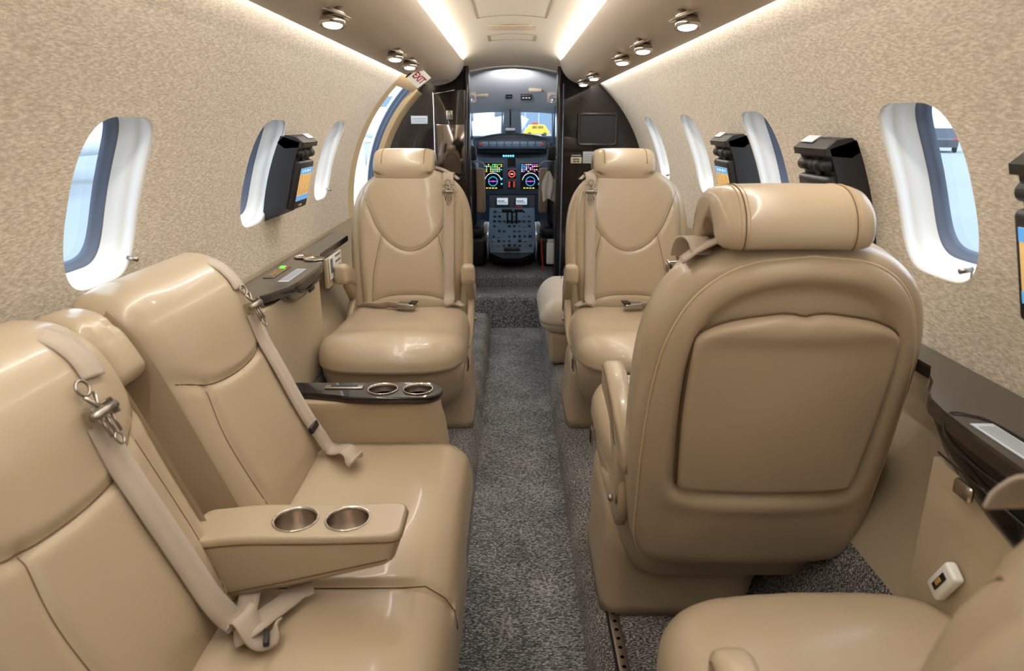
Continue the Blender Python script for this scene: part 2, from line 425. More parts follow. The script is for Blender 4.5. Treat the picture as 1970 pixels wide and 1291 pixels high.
def window(idx, sg, yc, phic):
    n = 72; T = [2 * PI * k / n for k in range(n)]
    def loop(inset, o, yo=0):
        L = []
        for t in T:
            a, b = WIN_A - inset, WIN_B - inset; cy, cs = sup(a, t); cs *= b
            L.append(wall_pt(sg, yc + cy, phic + cs / (R0), o))
        return L
    mb = MB(); loft(mb, [loop(-.003, .0015), loop(.0005, .001), loop(.003, .005), loop(.004, .012), loop(.0035, .022), loop(.006, .024), loop(.009, .036), loop(.014, .046), loop(.018, .052)], caps=False)
    root = mb.build('window_%d' % idx, WHITE); tag(root, kind='structure')
    mb = MB(); loft(mb, [loop(.018, .052), loop(.022, .054), loop(.023, .063), loop(.027, .065), loop(.029, .074)], caps=False)
    mb.build('window_seal', SEAL, root)
    mb = MB(); L = loop(.029, .074); v = L[:]
    for k in (.66, .33): v += [wall_pt(sg, yc + sup(WIN_A - .029, t)[0] * k, phic + sup(WIN_A - .029, t)[1] * (WIN_B - .029) * k / R0, .074) for t in T]
    v.append(wall_pt(sg, yc, phic, .074)); f = ring_faces(n, 0, n) + ring_faces(n, n, 2 * n) + [(2 * n + i, 2 * n + (i + 1) % n, 3 * n) for i in range(n)]
    mb.add(v, f); mb.build('window_pane', GLASS, root)
    # pull tab of the window shade
    mb = MB(); yy = yc + (WIN_A - .016 if sg < 0 else -WIN_A + .03); ph = phic - WIN_B * .80 / R0
    a, b = Vector(wall_pt(sg, yy, ph, .006)), Vector(wall_pt(sg, yy, ph, -.014))
    tube(mb, [a, b], .0045, 0, 10); tube(mb, [a, Vector(wall_pt(sg, yy, ph - .035, .004))], .002, 0, 6)
    mb.build('shade_lever', STEEL, root)
i = 1
for yc in WL: window(i, -1, yc, .33); i += 1
for yc in WR: window(i, 1, yc, .3625); i += 1

# lower sidewalls, floor, aisle, step
def prism(mb, prof, y0, y1, mi=0, smooth=False, caps=True):
    loft(mb, [[(x, y0, z) for x, z in prof], [(x, y1, z) for x, z in prof]], mi, caps=caps, smooth=smooth)
def sheet(mb, prof, y0, y1, ny=1, mi=0, smooth=True):
    n = len(prof); v = [(x, y0 + (y1 - y0) * j / ny, z) for j in range(ny + 1) for x, z in prof]
    mb.add(v, [(j * n + i, j * n + i + 1, (j + 1) * n + i + 1, (j + 1) * n + i) for j in range(ny) for i in range(n - 1)], mi, smooth)
for sg, nm, y1 in ((1, 'wall_lower_right', 3.95), (-1, 'wall_lower_left', 3.95)):
    mb = MB(); pr = [(sg * R0 * math.cos(p), ZC + R0 * math.sin(p)) for p in np.linspace(math.asin((.62 - ZC) / R0), PHI_B, 7)] + [(sg * .672, .33), (sg * .645, .275)]
    pr = [(x - sg * .004, z) for x, z in pr]
    sheet(mb, pr, -1.3, y1); o = mb.build(nm, VINYL, fix=False); tag(o, kind='structure')
AL, AR, AZ = -.118, .163, -.09
mb = MB()
for sg, xe in ((1, AR), (-1, AL)):
    e = abs(xe)
    pr = [(sg * e, AZ - .002), (sg * (e + .003), AZ + .02), (sg * (e + .012), -.035), (sg * (e + .024), -.012), (sg * (e + .042), 0), (sg * .50, 0), (sg * .53, .004), (sg * .56, .06), (sg * .60, .16), (sg * .645, .278)]
    sheet(mb, pr, -1.3, 3.95)
floor = mb.build('floor', CARPET, fix=False); tag(floor, kind='structure')
mb = MB(); sheet(mb, [(AL - .01, AZ), (AR + .01, AZ)], -1.3, 3.8)
tag(mb.build('floor_aisle', CARPET2, fix=False), kind='structure')
mb = MB()
prism(mb, [(-.46, .0), (-.46, .095), (.5, .095), (.5, .0)], 3.80, 4.02)
for k in range(1): pass
v = []
mb2 = MB()
loft(mb, [[(x, y, z) for y, z in ((3.78, AZ), (3.78, .07), (3.785, .09), (3.80, .10), (4.02, .10), (4.02, AZ))] for x in (-.5, .5)], caps=True, smooth=False)
tag(mb.build('floor_entry_step', CARPET2), kind='structure')
mb = MB(); loft(mb, [[(x, y, z) for y, z in ((4.0, -.1), (4.0, .155), (4.01, .17), (5.6, .17), (5.6, -.1))] for x in (-.6, .6)], smooth=False)
tag(mb.build('floor_cockpit', CARPET2), kind='structure')

# ceiling and valances
def arch(w, z0, zc, n=12): return [(-w + 2 * w * i / n, z0 + (zc - z0) * (1 - (2 * i / n - 1) ** 2)) for i in range(n + 1)]
mb = MB(); st = [(-1.3, .262, 1.362, 1.405), (3.0, .262, 1.362, 1.405), (3.35, .262, 1.36, 1.40), (3.6, .262, 1.352, 1.388), (3.8, .262, 1.335, 1.36), (3.95, .262, 1.30, 1.333)]
L = [[(x, y, z) for x, z in arch(w_, a, b)] for y, w_, a, b in st]; n = len(L[0]); mb.add([p for l in L for p in l], [(k * n + i, (k + 1) * n + i, (k + 1) * n + i + 1, k * n + i + 1) for k in range(len(L) - 1) for i in range(n - 1)])
tag(mb.build('ceiling', CEIL, fix=False), kind='structure')
VALP = [(.275, 1.340), (.258, 1.3405), (.247, 1.3395), (.2445, 1.334), (.250, 1.315), (.262, 1.290), (.284, 1.263), (.312, 1.244), (.345, 1.2315), (.38, 1.2245), (.41, 1.2225), (.432, 1.226), (.443, 1.234), (.443, 1.275)]
for sg, nm in ((-1, 'ceiling_valance_left'), (1, 'ceiling_valance_right')):
    P = catmull(VALP, 3); mb = MB(); loops = []
    c = (.40, 1.33)
    for y, k in ((-1.3, 1), (3.70, 1), (3.76, .985), (3.81, .95), (3.84, .88), (3.855, .78)):
        loops.append([(sg * (c[0] + (p[0] - c[0]) * k), y, c[1] + (p[1] - c[1]) * k) for p in P])
    n = len(P); mb.add([p for l in loops for p in l], [(k * n + i, k * n + i + 1, (k + 1) * n + i + 1, (k + 1) * n + i) for k in range(len(loops) - 1) for i in range(n - 1)])
    b = mb.build(nm, VAL, fix=True); tag(b, kind='structure')
    mb = MB(); sheet(mb, [(sg * .252, 1.340), (sg * .254, 1.364)], -1.3, 3.80); o = mb.build('light_strip', STRIP, b, fix=False)
    mb = MB(); sheet(mb, [(sg * .4435, 1.2555), (sg * .461, 1.2555)], -1.3, 3.80); o = mb.build('light_strip', STRIP, b, fix=False)
# upper closing skins above the valances
mb = MB()
for sg in (-1, 1): sheet(mb, [(sg * .255, 1.364), (sg * .30, 1.364), (sg * .40, 1.30), (sg * .443, 1.270), (sg * .478, 1.262), (sg * .50, 1.22)], -1.3, 3.95)
tag(mb.build('ceiling_void', CEIL, fix=False), kind='structure')
# hatch outlines and vent slot in the headliner
for nm, y0, y1, w_ in (('ceiling_vent', 2.90, 3.03, .110), ('hatch_panel', 3.16, 3.34, .105), ('hatch_panel', 2.20, 2.66, .125)):
    mb = MB(); zz = 1.401
    if nm == 'ceiling_vent':
        box(mb, (0, (y0 + y1) / 2, zz), (2 * w_, y1 - y0, .004), .0015, 0)
        o = mb.build(nm, mat('warm_beige_vent', (206, 186, 160), .6)); tag(o, 'beige slot vent across the middle of the headliner', 'vent')
    else:
        zf = lambda x, y: np.interp(y, [3.0, 3.35, 3.6], [1.405, 1.40, 1.388]) - .043 * (x / .262) ** 2 - .001
        xs = np.linspace(-w_, w_, 9)
        tube(mb, [(x, y0, zf(x, y0)) for x in xs] + [(w_, y, zf(w_, y)) for y in np.linspace(y0, y1, 5)[1:-1]] + [(x, y1, zf(x, y1)) for x in xs[::-1]] + [(-w_, y, zf(w_, y)) for y in np.linspace(y1, y0, 5)[1:-1]], .0012, 0, 5, True)
        o = mb.build(nm, mat('headliner_seam', (150, 138, 120), .8)); tag(o, 'thin outlined hatch in the cream headliner, %s' % ('nearest the cockpit' if y0 > 2.5 else 'nearest the camera'), 'hatch')

# aft closing bulkhead (behind the camera) so the cabin light stays inside
mb = MB(); P = [(R0 * math.cos(a) , -1.3, ZC + R0 * math.sin(a)) for a in np.linspace(-.9, PI + .9, 40)]
mb.add(P, [tuple(range(len(P)))], 0, False); tag(mb.build('wall_aft', WOOD), kind='structure')

# forward bulkheads with the arch of the cabin cut around the doorway
def bulkhead(sg, name, xin, mat_, y):
    pts = [(sg * xin, -.1), (sg * xin, 1.36)] + [(sg * (R0 + .02) * math.cos(a), ZC + (R0 + .02) * math.sin(a)) for a in np.linspace(1.15, -.9, 30)]
    mb = MB(); loft(mb, [[(x, yy, z) for x, z in pts] for yy in (y, y + .03)], smooth=False)
    o = mb.build(name, mat_); tag(o, kind='structure'); return o
bulkhead(1, 'wall_forward_right', .262, WOOD, 3.93)
bulkhead(-1, 'wall_forward_left', .245, WOOD, 3.93)
# rounded dark door posts each side of the cockpit doorway
for sg, x, nm in ((-1, -.243, 'trim_1'), (1, .256, 'trim_2')):
    mb = MB(); box(mb, (x, 3.93, .72), (.028, .16, 1.27), .012); o = mb.build(nm, WOOD); tag(o, kind='structure')
mb = MB(); tube(mb, [(.2745, 3.86, .1), (.2745, 3.86, 1.24)], .0045); tag(mb.build('trim_3', mat('blue_grey_edge', (120, 135, 165), .3)), kind='structure')

mb = MB(); A = [(x, 1.296 + .034 * (1 - (x / .25) ** 2)) for x in np.linspace(-.25, .25, 21)]; A = A + [(.25, 1.5), (-.25, 1.5)]
loft(mb, [[(x, y, z) for x, z in A] for y in (3.935, 4.10)], smooth=False); tag(mb.build('ceiling_header', GREYLINER), kind='structure')
# entry doorway on the left: frame, seals, open leaf
def arcstrip(mb, y0, y1, o0, o1, mi=0, pa=-.5, pb=.83, sg=-1):
    ph = np.linspace(pa, pb, 30)
    v = [wall_pt(sg, y0, p, o0) for p in ph] + [wall_pt(sg, y1, p, o1) for p in ph]
    mb.add(v, [(i, i + 1, 31 + i - 0, 30 + i) for i in range(29)], mi, True)
TRIM = mat('beige_door_trim', (214, 190, 150), .5)
mb = MB(); arcstrip(mb, 3.16, 3.27, 0, -.002); arcstrip(mb, 3.27, 3.30, -.002, .03); arcstrip(mb, 3.30, 3.31, .03, .12)
arcstrip(mb, 3.935, 3.85, -.03, -.01); arcstrip(mb, 3.85, 3.82, -.01, .012)
mb.build('trim_4', TRIM, fix=False)['kind'] = 'structure'
mb = MB(); arcstrip(mb, 3.82, 3.90, .012, .022, 0); arcstrip(mb, 3.9, 3.903, .022, .040, 1); arcstrip(mb, 3.903, 3.915, .040, .044, 2); arcstrip(mb, 3.915, 3.92, .044, .062, 1); arcstrip(mb, 3.92, 3.93, .062, .068, 2); arcstrip(mb, 3.93, 3.94, .068, .08, 0)
mb.build('trim_5', [WHITE, DARKSEAL, SEAL], fix=False)['kind'] = 'structure'
# the top of the doorway above the opening
mb = MB(); ph = np.linspace(.80, PHI_T + .05, 6); v = [wall_pt(-1, 3.16, p) for p in ph] + [wall_pt(-1, 3.95, p) for p in ph]
mb.add(v, [(i, i + 1, 7 + i, 6 + i) for i in range(5)]); mb.build('trim_6', TRIM, fix=False)['kind'] = 'structure'
door = MB(); P = [(-.84 - .9 * k / 10, 4.02 + .10 * k / 10) for k in range(11)]
v = []
for z in np.linspace(-.35, 1.35, 12):
    for x, y in P: v.append((x, y + .06 * ((z - .5) ** 2), z))
door.add(v, [(j * 11 + i, j * 11 + i + 1, (j + 1) * 11 + i + 1, (j + 1) * 11 + i) for j in range(11) for i in range(10)])
d1 = door.build('door_1', CARWHITE, fix=False); d1['kind'] = 'structure'
mb = MB()
for k, (x, z, sx, sz) in enumerate(((-.935, .985, .028, .05), (-.965, .945, .02, .03), (-.925, .93, .02, .02), (-.995, .90, .018, .012), (-1.0, .82, .008, .008), (-1.0, .79, .008, .008))):
    box(mb, (x, 4.035 + .10 * (-x - .84) / .9 * 1 + .06 * (z - .5) ** 2 - .012, z), (sx, .004, sz), .001)
mb.build('door_placard', GREYPR, d1)

# ------------------------------------------------------------------ cabin seats
AL_ = math.radians(12.5)
def make_seat(name, label, s=1, face=1, x=0., y=0., cf=.56, hx=0., rec=AL_, ay=0., belts=True, rear_detail=True, px=-.09, front_detail=True, group=None):
    """s = side of the aisle in local x (-1 or 1)"""
    root = empty(name, (x, y, 0), 0 if face > 0 else PI, label, 'seat')
    y0, z0 = -.045, .235; ca, sa = math.cos(rec), math.sin(rec)
    def B(u, v, h): return (u, y0 - v * sa + h * ca, z0 + v * ca + h * sa)
    # pedestal
    def rl(x0, x1, ya, yb, z, r=.03, n=40): return [(p[0], p[1], z) for p in rrect(min(x0, x1), ya, max(x0, x1), yb, r, n)]
    q = -s  # outboard direction sign; aisle side is +s
    mb = MB(); pf = max(.12, .33 if cf > .5 else .24)
    xi, xo = s * .252, s * (-.07)
    loft(mb, [rl(xi, xo, 0, pf, 0.001), rl(xi, xo, .0, pf, .03), rl(s * .246, s * -.085, .008, pf - .006, .08), rl(s * .243, s * -.12, .01, pf + .01, .14, .035), rl(s * .240, s * -.15, .02, pf + .03, .20, .035), rl(s * .236, s * -.15, .05, pf + .03, .235, .035)])
    mb.build('pedestal', PLASTIC, root)
    # seat pan
    mb = MB(); yf = cf - .05
    loft(mb, [rl(-.175, .175, -.03, yf - .12, .128, .05), rl(-.20, .20, -.045, yf - .07, .14, .06), rl(-.222, .222, -.055, yf - .03, .19, .09), rl(-.232, .232, -.06, yf, .25, .11), rl(-.234, .234, -.06, yf + .014, .285, .12), rl(-.215, .215, -.04, yf, .300, .12)])
    for sg in (-1, 1):
        # side shroud with the armrest pivot
        mb2 = mb
        pr = catmull([(-.05, .26), (-.085, .31), (-.08, .365), (-.045, .385), (0.0, .365), (.05, .32), (.12, .29), (.2, .26)], 5)
        loft(mb2, [[(sg * (.222 + dx), p[0] * k + .0 * k, .33 + (p[1] - .33) * k) for p in pr] for dx, k in ((-.004, .9), (.0, 1), (.014, 1), (.02, .93))])
    o = mb.build('seat_pan', LEATHER2, root)
    mb = MB(); box(mb, (s * .2405, cf - .20, .262), (.006, .028, .05), .002, 0); box(mb, (s * .2425, cf - .20, .262), (.006, .018, .034), .002, 1); mb.build('adjuster_switch', [CHROME, DBLACK], root)
    mb = MB(); lathe(mb, [(.0, .0), (.007, 0), (.008, .008), (.004, .012), (0, .012)], (s * .24, -.02, .305), rot3((0, 1, 0), (0, 0, 1)) if s > 0 else rot3((0, 0, 1), (0, 1, 0)), 12); mb.build('bolt', CHROME, root)
    # cushion
    mb = MB(); W = .245
    ol = sym([(0, -.0), (.12, -.005), (.205, 0), (.226, .05), (.236, .2 * cf / .56), (.240, cf - .20), (.233, cf - .11), (.20, cf - .045), (.13, cf - .01), (0, cf)], 8)
    wr = []
    rng = random.Random(int(abs(x) * 100 + abs(y) * 10))
    if front_detail:
        for k in range(9): xx = -.11 + .028 * k + rng.uniform(-.006, .006); wr.append([(xx, cf - .075 + rng.uniform(-.01, .01)), (xx + rng.uniform(-.006, .006), cf - .035)])
    arc = [(-.245, cf - .24), (-.19, cf - .19), (-.12, cf - .16), (0, cf - .15), (.12, cf - .16), (.19, cf - .19), (.245, cf - .24)]
    def ex(P):
        e = -.010 * np.exp(-((P[:, 1] - .16) / .10) ** 2) * np.exp(-(P[:, 0] / .16) ** 2)
        e += .012 * np.exp(-((P[:, 1] - (cf - .12)) / .07) ** 2)
        for g_ in wr: e -= .0016 * np.exp(-(segdist(P, g_) / .006) ** 2)
        return e
    pad = Pad(ol, .066, .060, .011, grooves=[], extra=ex)
    C = lambda u, v, h: (u, v, .306 + h - .10 * max(0, v - (cf - .16)) ** 2)
    lower = Pad(ol, .020, .040)
    pad.add(mb, C, 30, 0, 0, cap=False)
    lower.add(mb, lambda u, v, h: (u, v, .306 - .10 * max(0, v - (cf - .16)) ** 2 - h), 6, 0, 0, cap=False)
    mb.build('seat_cushion', [LEATHER, SEAM], root)
    # backrest body, front cushion, rear shell
    body = sym([(0, -.0), (.14, .0), (.198, .012), (.220, .06), (.23, .16), (.236, .28), (.235, .42), (.222, .51), (.188, .58), (.13, .628), (.06, .648), (0, .652)], 6)
    mb = MB(); pb = Pad(body, .04, .035)
    def wrap(u, v, h): return B(u, v, h + .35 * u * u)
    pb.add(mb, lambda u, v, h: wrap(u, v, -.005 + h), 8, 0, 0, cap=False)
    pb2 = Pad(body, .035, .03); loftn = len(body)
    mb.add([wrap(p[0], p[1], -.005) for p in body] + [wrap(p[0], p[1], -.035) for p in body], ring_faces(loftn, 0, loftn))
    pb2.add(mb, lambda u, v, h: wrap(u, v, -.035 - h), 8, 0, 0, cap=False)
    mb.build('backrest_frame', [LEATHER, SEAM], root)
    mb = MB()
    fo = sym([(0, .085), (.15, .088), (.185, .11), (.195, .18), (.202, .30), (.203, .42), (.196, .51), (.172, .58), (.12, .625), (.06, .642), (0, .646)], 6)
    U = [(-.182, .565), (-.150, .475), (-.115, .40), (-.06, .345), (0, .325), (.06, .345), (.115, .40), (.150, .475), (.182, .565)]
    V1 = [(-.108, .385), (-.128, .30), (-.142, .22), (-.146, .13)]; V2 = [(-a, b) for a, b in V1]
    A_ = [(-.15, .135), (-.08, .155), (0, .16), (.08, .155), (.15, .135)]
    gr = [catmull(l, 4) for l in (U, V1, V2, A_)]
    fp = Pad(fo, .052, .035, .006, gr, g=.005, sg=.008)
    F = lambda u, v, h: B(u, v, .03 + h + .10 * u * u)
    fp.add(mb, F, 40, .02)
    for l in (U, V1, V2, A_): fp.seam(mb, l, F)
    mb.build('backrest_cushion', [LEATHER, SEAM], root)
    mb = MB()
    ro = sym([(0, -.004), (.13, -.003), (.188, .008), (.212, .055), (.216, .16), (.217, .28), (.212, .40), (.197, .495), (.160, .575), (.095, .625), (0, .640)], 6)
    rec_o = sym([(0, .178), (.125, .180), (.164, .193), (.172, .23), (.176, .34), (.174, .44), (.158, .52), (.12, .572), (.06, .598), (0, .605)], 6)
    rp_ = Pad(rec_o, 1, 1)
    def rex(P):
        d = segdist(P, rec_o, True) * np.where(rp_.inside(P), 1, -1); t = np.clip((d + .006) / .024, 0, 1); t = t * t * (3 - 2 * t)
        return -.017 * t + .004 * np.exp(-((d + .018) / .014) ** 2)
    rp = Pad(ro, .022, .04, .010, extra=rex)
    Rm = lambda u, v, h: B(u, v, -.066 - h + .3 * u * u)
    rp.add(mb, Rm, 44, .03)
    tube(mb, [Rm(p[0] * 1.004, p[1], .0035) for p in ro], .0022, 1, 6, True)
    mb.build('backrest_shell', [LEATHER2, mat('cream_piping', (214, 192, 158), .45)], root)
    if rear_detail:
        mb = MB(); po = [(x_, v_) for x_, v_ in catmull([(-.145, .172), (.0, .170), (.145, .172), (.160, .186), (.164, .22), (.170, .33), (.169, .435), (.160, .466), (.116, .487), (.05, .499), (.02, .500), (0, .496), (-.02, .500), (-.05, .499), (-.116, .487), (-.160, .466), (-.169, .435), (-.170, .33), (-.164, .22), (-.160, .186)], 5, True)]
        po = resample([(a_ * .955, .197 + (b_ - .17) * 1.067) for a_, b_ in po], 130)
        def pex(P): return .008 * np.exp(-((P[:, 1] - .525) / .022) ** 2) * np.clip(1 - (np.abs(P[:, 0]) / .17) ** 4, 0, 1)
        pp = Pad(po, .010, .010, .003, extra=pex)
        Pm = lambda u, v, h: B(u, v, -.055 - (.027 + .006 + h) + .3 * u * u)
        pp.add(mb, Pm, 26, .008)
        tube(mb, [Pm(p[0] * 1.008, .33 + (p[1] - .33) * 1.008, -.006) for p in po], .0016, 1, 6, True)
        mb.build('back_panel', [LEATHER2, SEAM], root)
    # headrest: a hood that hooks over the top of the backrest
    mb = MB()
    hv = z0 + .655 * ca; hy = y0 - .655 * sa
    prof = catmull([(.082, -.062), (.095, -.030), (.092, .018), (.062, .056), (.012, .070), (-.040, .064), (-.072, .040), (-.084, .012), (-.082, -.010), (-.072, -.018), (-.060, -.008), (-.046, .014), (-.018, .024), (.012, .020), (.034, -.015), (.055, -.055)], 4, True)
    hs = []
    for k in range(27):
        t = -1 + 2 * k / 26; xx = t * .115
        e = max(0, (abs(t) - .62) / .38); sc = math.sqrt(max(0, 1 - e ** 2.4 * .86)); xx = math.copysign(.115 * (abs(t) if e == 0 else .62 + .38 * math.sin(e * PI / 2)), t)
        cy, cz = 0.0, .022
        hs.append([(hx + xx, hy + cy + (p[0] - cy) * (1 - (1 - sc) * .45) + .3 * xx * xx, hv + cz + (p[1] - cz) * (1 - (1 - sc) * .75) - .24 * xx * xx + (1.6 * xx * xx if (p[0] > .03 and p[1] < -.02) else 0)) for p in prof])
    loft(mb, hs)
    for sx in (-1, 1):
        for off in (.0, .006, -.006):
            xx = sx * (.080 + off); cs = 27 // 2
            pts = [(hx + xx, hy + (p[0]) * 1.004 + .3 * xx * xx, hv + .022 + (p[1] - .022) * 1.004 - .24 * xx * xx) for p in prof[8:36]]
            tube(mb, pts, .0007 if off else .0011, 1 if off == 0 else 2, 5)
    mb.build('headrest', [LEATHER, SEAM, STITCH], root)
    mb = MB(); box(mb, (hx * .5, hy + .0, hv - .012), (.19, .055, .05), .02); mb.build('headrest_mount', LEATHER2, root)
    # armrests
    for sg in (-1, 1):
        mb = MB(); L = []
        for (yy, zz, hw, hh) in ((.142, .520, .012, .022), (.138, .518, .020, .034), (.128, .517, .0235, .040), (.09, .514, .0235, .040), (.03, .497, .022, .038), (-.03, .470, .019, .036), (-.08, .440, .014, .030), (-.105, .425, .008, .02)):
            yy += ay; zz += ay * .5
            L.append([(sg * .230 + p[0], yy, zz + p[1]) for p in rrect(-hw, -hh, hw, hh * .8, min(hw, hh) * .6, 32)])
        loft(mb, L)
        ln = [(sg * .230 - sg * .0238 * 1, yy, zz + ay * .5 + .002) for yy, zz in ((.126 + ay, .538), (.09, .534), (.03, .513), (-.03, .484), (-.08, .452))]
        ln2 = [(sg * .230 + sg * .0238 * 1, yy, zz) for (_, yy, zz) in ln]
        tube(mb, ln2, .0012, 1, 5)
        # support under the pad, sweeping down to the pivot
        L = []
        for (yy, zz, hw, hh) in ((.055, .475, .012, .02), (.03, .465, .015, .032), (-.005, .445, .016, .040), (-.04, .42, .017, .045), (-.065, .39, .017, .045), (-.075, .35, .016, .03)):
            yy += ay; zz += ay * .3
            L.append([(sg * .232 + p[0], yy, zz + p[1]) for p in rrect(-hw, -hh, hw, hh, hw * .7, 24)])
        loft(mb, L)
        mb.build('armrest', [LEATHER, SEAM], root)
    # shoulder belt on the aisle side
    bx = s * .150
    mb = MB(); ribbon(mb, catmull([B(bx * .55, .656, -.012), B(bx * .8, .645, -.010), B(bx * 1.05, .626, -.010), B(bx * 1.2, .608, -.010)], 4), (0, 1, -.1), .048, .003)
    pts = [B(bx * .98, .622, -.020), B(bx * .98, .630, .015), B(bx * .98, .622, .055), B(bx * .99, .606, .086), B(bx, .585, .098), B(bx, .57, .100)]
    ribbon(mb, catmull(pts, 4), (1, 0, 0), .040, .003)
    if not belts:
        mb.build('shoulder_belt', BELT, root); return root
    pts = [B(bx, .525, .101), B(bx, .45, .10), B(bx, .33, .10), B(bx + s * .0, .22, .10), B(bx + s * .002, .16, .104), (bx + s * .004, .058, .398), (bx + s * .01, .066, .386), (bx + s * .03, .050, .380), (bx + s * .05, .035, .384)]
    ribbon(mb, catmull(pts, 5), (1, 0, 0), .040, .003)
    belt = mb.build('shoulder_belt', BELT, root)
    mb = MB(); b0 = Vector(B(bx, .575, .103)); up = Vector(B(0, 1, 0)) - Vector(B(0, 0, 0)); nn = Vector(B(0, 0, 1)) - Vector(B(0, 0, 0))
    hook(mb, b0, Vector((1, 0, 0)), up, nn)
    mb.build('belt_hook', STEEL, belt)
    # lap belt and buckle lying on the cushion
    mb = MB(); o_ = -s
    pts = [(o_ * .19, .03, .362), (o_ * .15, .06, .380), (o_ * .11, .078, .382), (o_ * .075, .078, .390), (o_ * .03, .092, .386)]
    ribbon(mb, catmull(pts, 4), [(0, .6, .8)] * 17, .036, .002)
    lap = mb.build('lap_belt', BELT, root)
    mb = MB(); R_ = Matrix.Rotation(.15 * s, 3, 'Z')
    box(mb, (s * .0, .100, .390), (.072, .044, .024), .009, 0, R_); box(mb, (s * .026, .104, .4035), (.026, .040, .006), .002, 1, R_)
    mb.build('belt_buckle', [STEEL, BLACK], lap)
    return root
def hook(mb, c, xd, up, nn, k=1.0):
    """metal shoulder harness fitting: ring, roller bar and slotted tongue"""
    P = lambda a, b, h: tuple(c + xd * a * k + up * b * k + nn * h * k)
    tube(mb, [P(.011 * math.cos(t), .006 + .010 * math.sin(t), .002) for t in np.linspace(0, 2 * PI, 15)[:-1]], .0022 * k, 0, 6, True)
    tube(mb, [P(-.010, -.004, .004), P(-.004, -.016, .005), P(.0, -.022, .006)], .0026 * k, 0, 6)
    tube(mb, [P(.010, -.004, .004), P(.004, -.016, .005), P(.0, -.022, .006)], .0026 * k, 0, 6)
    tube(mb, [P(-.023, -.030, .008), P(.023, -.030, .008)], .0062 * k, 0, 10)
    R_ = Matrix((tuple(xd), tuple(up), tuple(nn))).transposed()
    box(mb, P(-.021, -.030, .004), (.003 * k, .022 * k, .016 * k), .001, 0, R_); box(mb, P(.021, -.030, .004), (.003 * k, .022 * k, .016 * k), .001, 0, R_)
    box(mb, P(0, -.021, .003), (.040 * k, .003 * k, .004 * k), .001, 0, R_)
    for a in (-.011, 0, .011):
        tube(mb, [P(a, -.034, .006), P(a * .9, -.062, .004)], .0022 * k, 0, 6)
    tube(mb, [P(.007 * math.cos(t), -.068 + .008 * math.sin(t), .004) for t in np.linspace(0, 2 * PI, 13)[:-1]], .0018 * k, 0, 6, True)

make_seat('cabin_seat', 'beige leather cabin seat seen from behind, showing its broad rear panel and stitched headrest', s=-1, face=1, x=.447, y=1.25, cf=.56, hx=-.03)
make_seat('cabin_seat', 'beige leather cabin seat facing the camera, left of the aisle below the EXIT sign', s=-1, face=-1, x=-.390, y=2.55, cf=.58, hx=.022, rear_detail=False)
make_seat('cabin_seat', 'beige leather cabin seat facing the camera, right of the aisle below the wall monitor', s=1, face=-1, x=.447, y=2.55, cf=.58, hx=.018, rear_detail=False)
near = make_seat('cabin_seat', 'nearest beige leather cabin seat, cut off by the bottom right corner of the picture', s=-1, face=1, x=.440, y=.435, cf=.455, hx=0, ay=-.012, belts=False)
near.rotation_euler.z = .045; near.scale.x = .96

# pale side-facing seat beyond the right forward seat
root = empty('side_facing_seat', (.34, 3.17, 0), 0, 'pale leather side-facing seat with gathered corner, behind the right forward seat by the aisle', 'seat')
mb = MB(); ol = rrect(-.30, -.215, .30, .22, .10)
def sx(P): return -.0018 * (np.sin(P[:, 0] * 260) * np.exp(-((P[:, 1] + .17) / .05) ** 2) * (P[:, 0] < -.12))
Pad(ol, .11, .09, .015, extra=sx).add(mb, lambda u, v, h: (v, u, .185 + h), 22, 0); Pad(ol, .045, .06).add(mb, lambda u, v, h: (v, u, .185 - h), 8, 0, cap=False)
mb.build('seat_cushion', mat('pale_leather', (214, 204, 190), .4, bump=.1, bscale=420), root)
mb = MB(); box(mb, (.0, .0, .075), (.34, .56, .148), .02); mb.build('seat_base', PLASTIC, root)
mb = MB(); Pad(rrect(-.30, 0, .30, .44, .07), .05, .05, .01).add(mb, lambda u, v, h: (.19 + v * .12 - h * .9, u, .25 + v), 14, .03); mb.build('backrest_cushion', LEATHER2, root)

# ------------------------------------------------------------------ the left divan
DP = [(-.395, .33), (-.43, .43), (-.470, .53), (-.51, .63), (-.54, .70), (-.572, .755), (-.615, .785), (-.67, .785), (-.73, .75)]
_c = np.array(catmull(DP, 10)); _s = np.r_[0, np.cumsum(np.hypot(*np.diff(_c, axis=0).T))]
def DV(u, v, h):
    """point on the divan's back: u along the cabin, v up the leaning back, h out from it"""
    x = np.interp(v, _s, _c[:, 0]); z = np.interp(v, _s, _c[:, 1]); e = .012
    dx = np.interp(v + e, _s, _c[:, 0]) - np.interp(v - e, _s, _c[:, 0]); dz = np.interp(v + e, _s, _c[:, 1]) - np.interp(v - e, _s, _c[:, 1])
    if v < .01: dx, dz = .025, -.0; dx, dz = -.025 * .24, .1 * .24
    l = math.hypot(dx, dz); nx, nz = dz / l, -dx / l
    if v < 0: x -= 0; z += v
    h -= .048
    return (x + nx * h, u, z + nz * h)
div = empty('divan', (0, 0, 0), 0, 'long side-facing beige leather divan along the left wall with folded-down cupholder armrest', 'sofa')
mb = MB()
def rprof(y, k=1.0):
    P = [(-.50, .20), (-.50, .345), (-.44, .352), (-.36, .352), (-.24, .352), (-.175, .352), (-.135, .346), (-.105, .325), (-.092, .295), (-.088, .26), (-.092, .22), (-.105, .19)]
    return [(x, y, z if z < .3 else z + dz(x, y)) for x, z in catmull(P, 4)]
def dz(x, y):
    e = -.010 * math.exp(-((y - .905) / .010) ** 2)                 # seam between the seat cushions
    e += .012 * (1 - math.exp(-((y - .905) / .09) ** 2)) - .006
    e -= .012 * math.exp(-((x + .30) / .12) ** 2) * (math.exp(-((y - .62) / .16) ** 2) + math.exp(-((y - 1.16) / .14) ** 2))
    return e
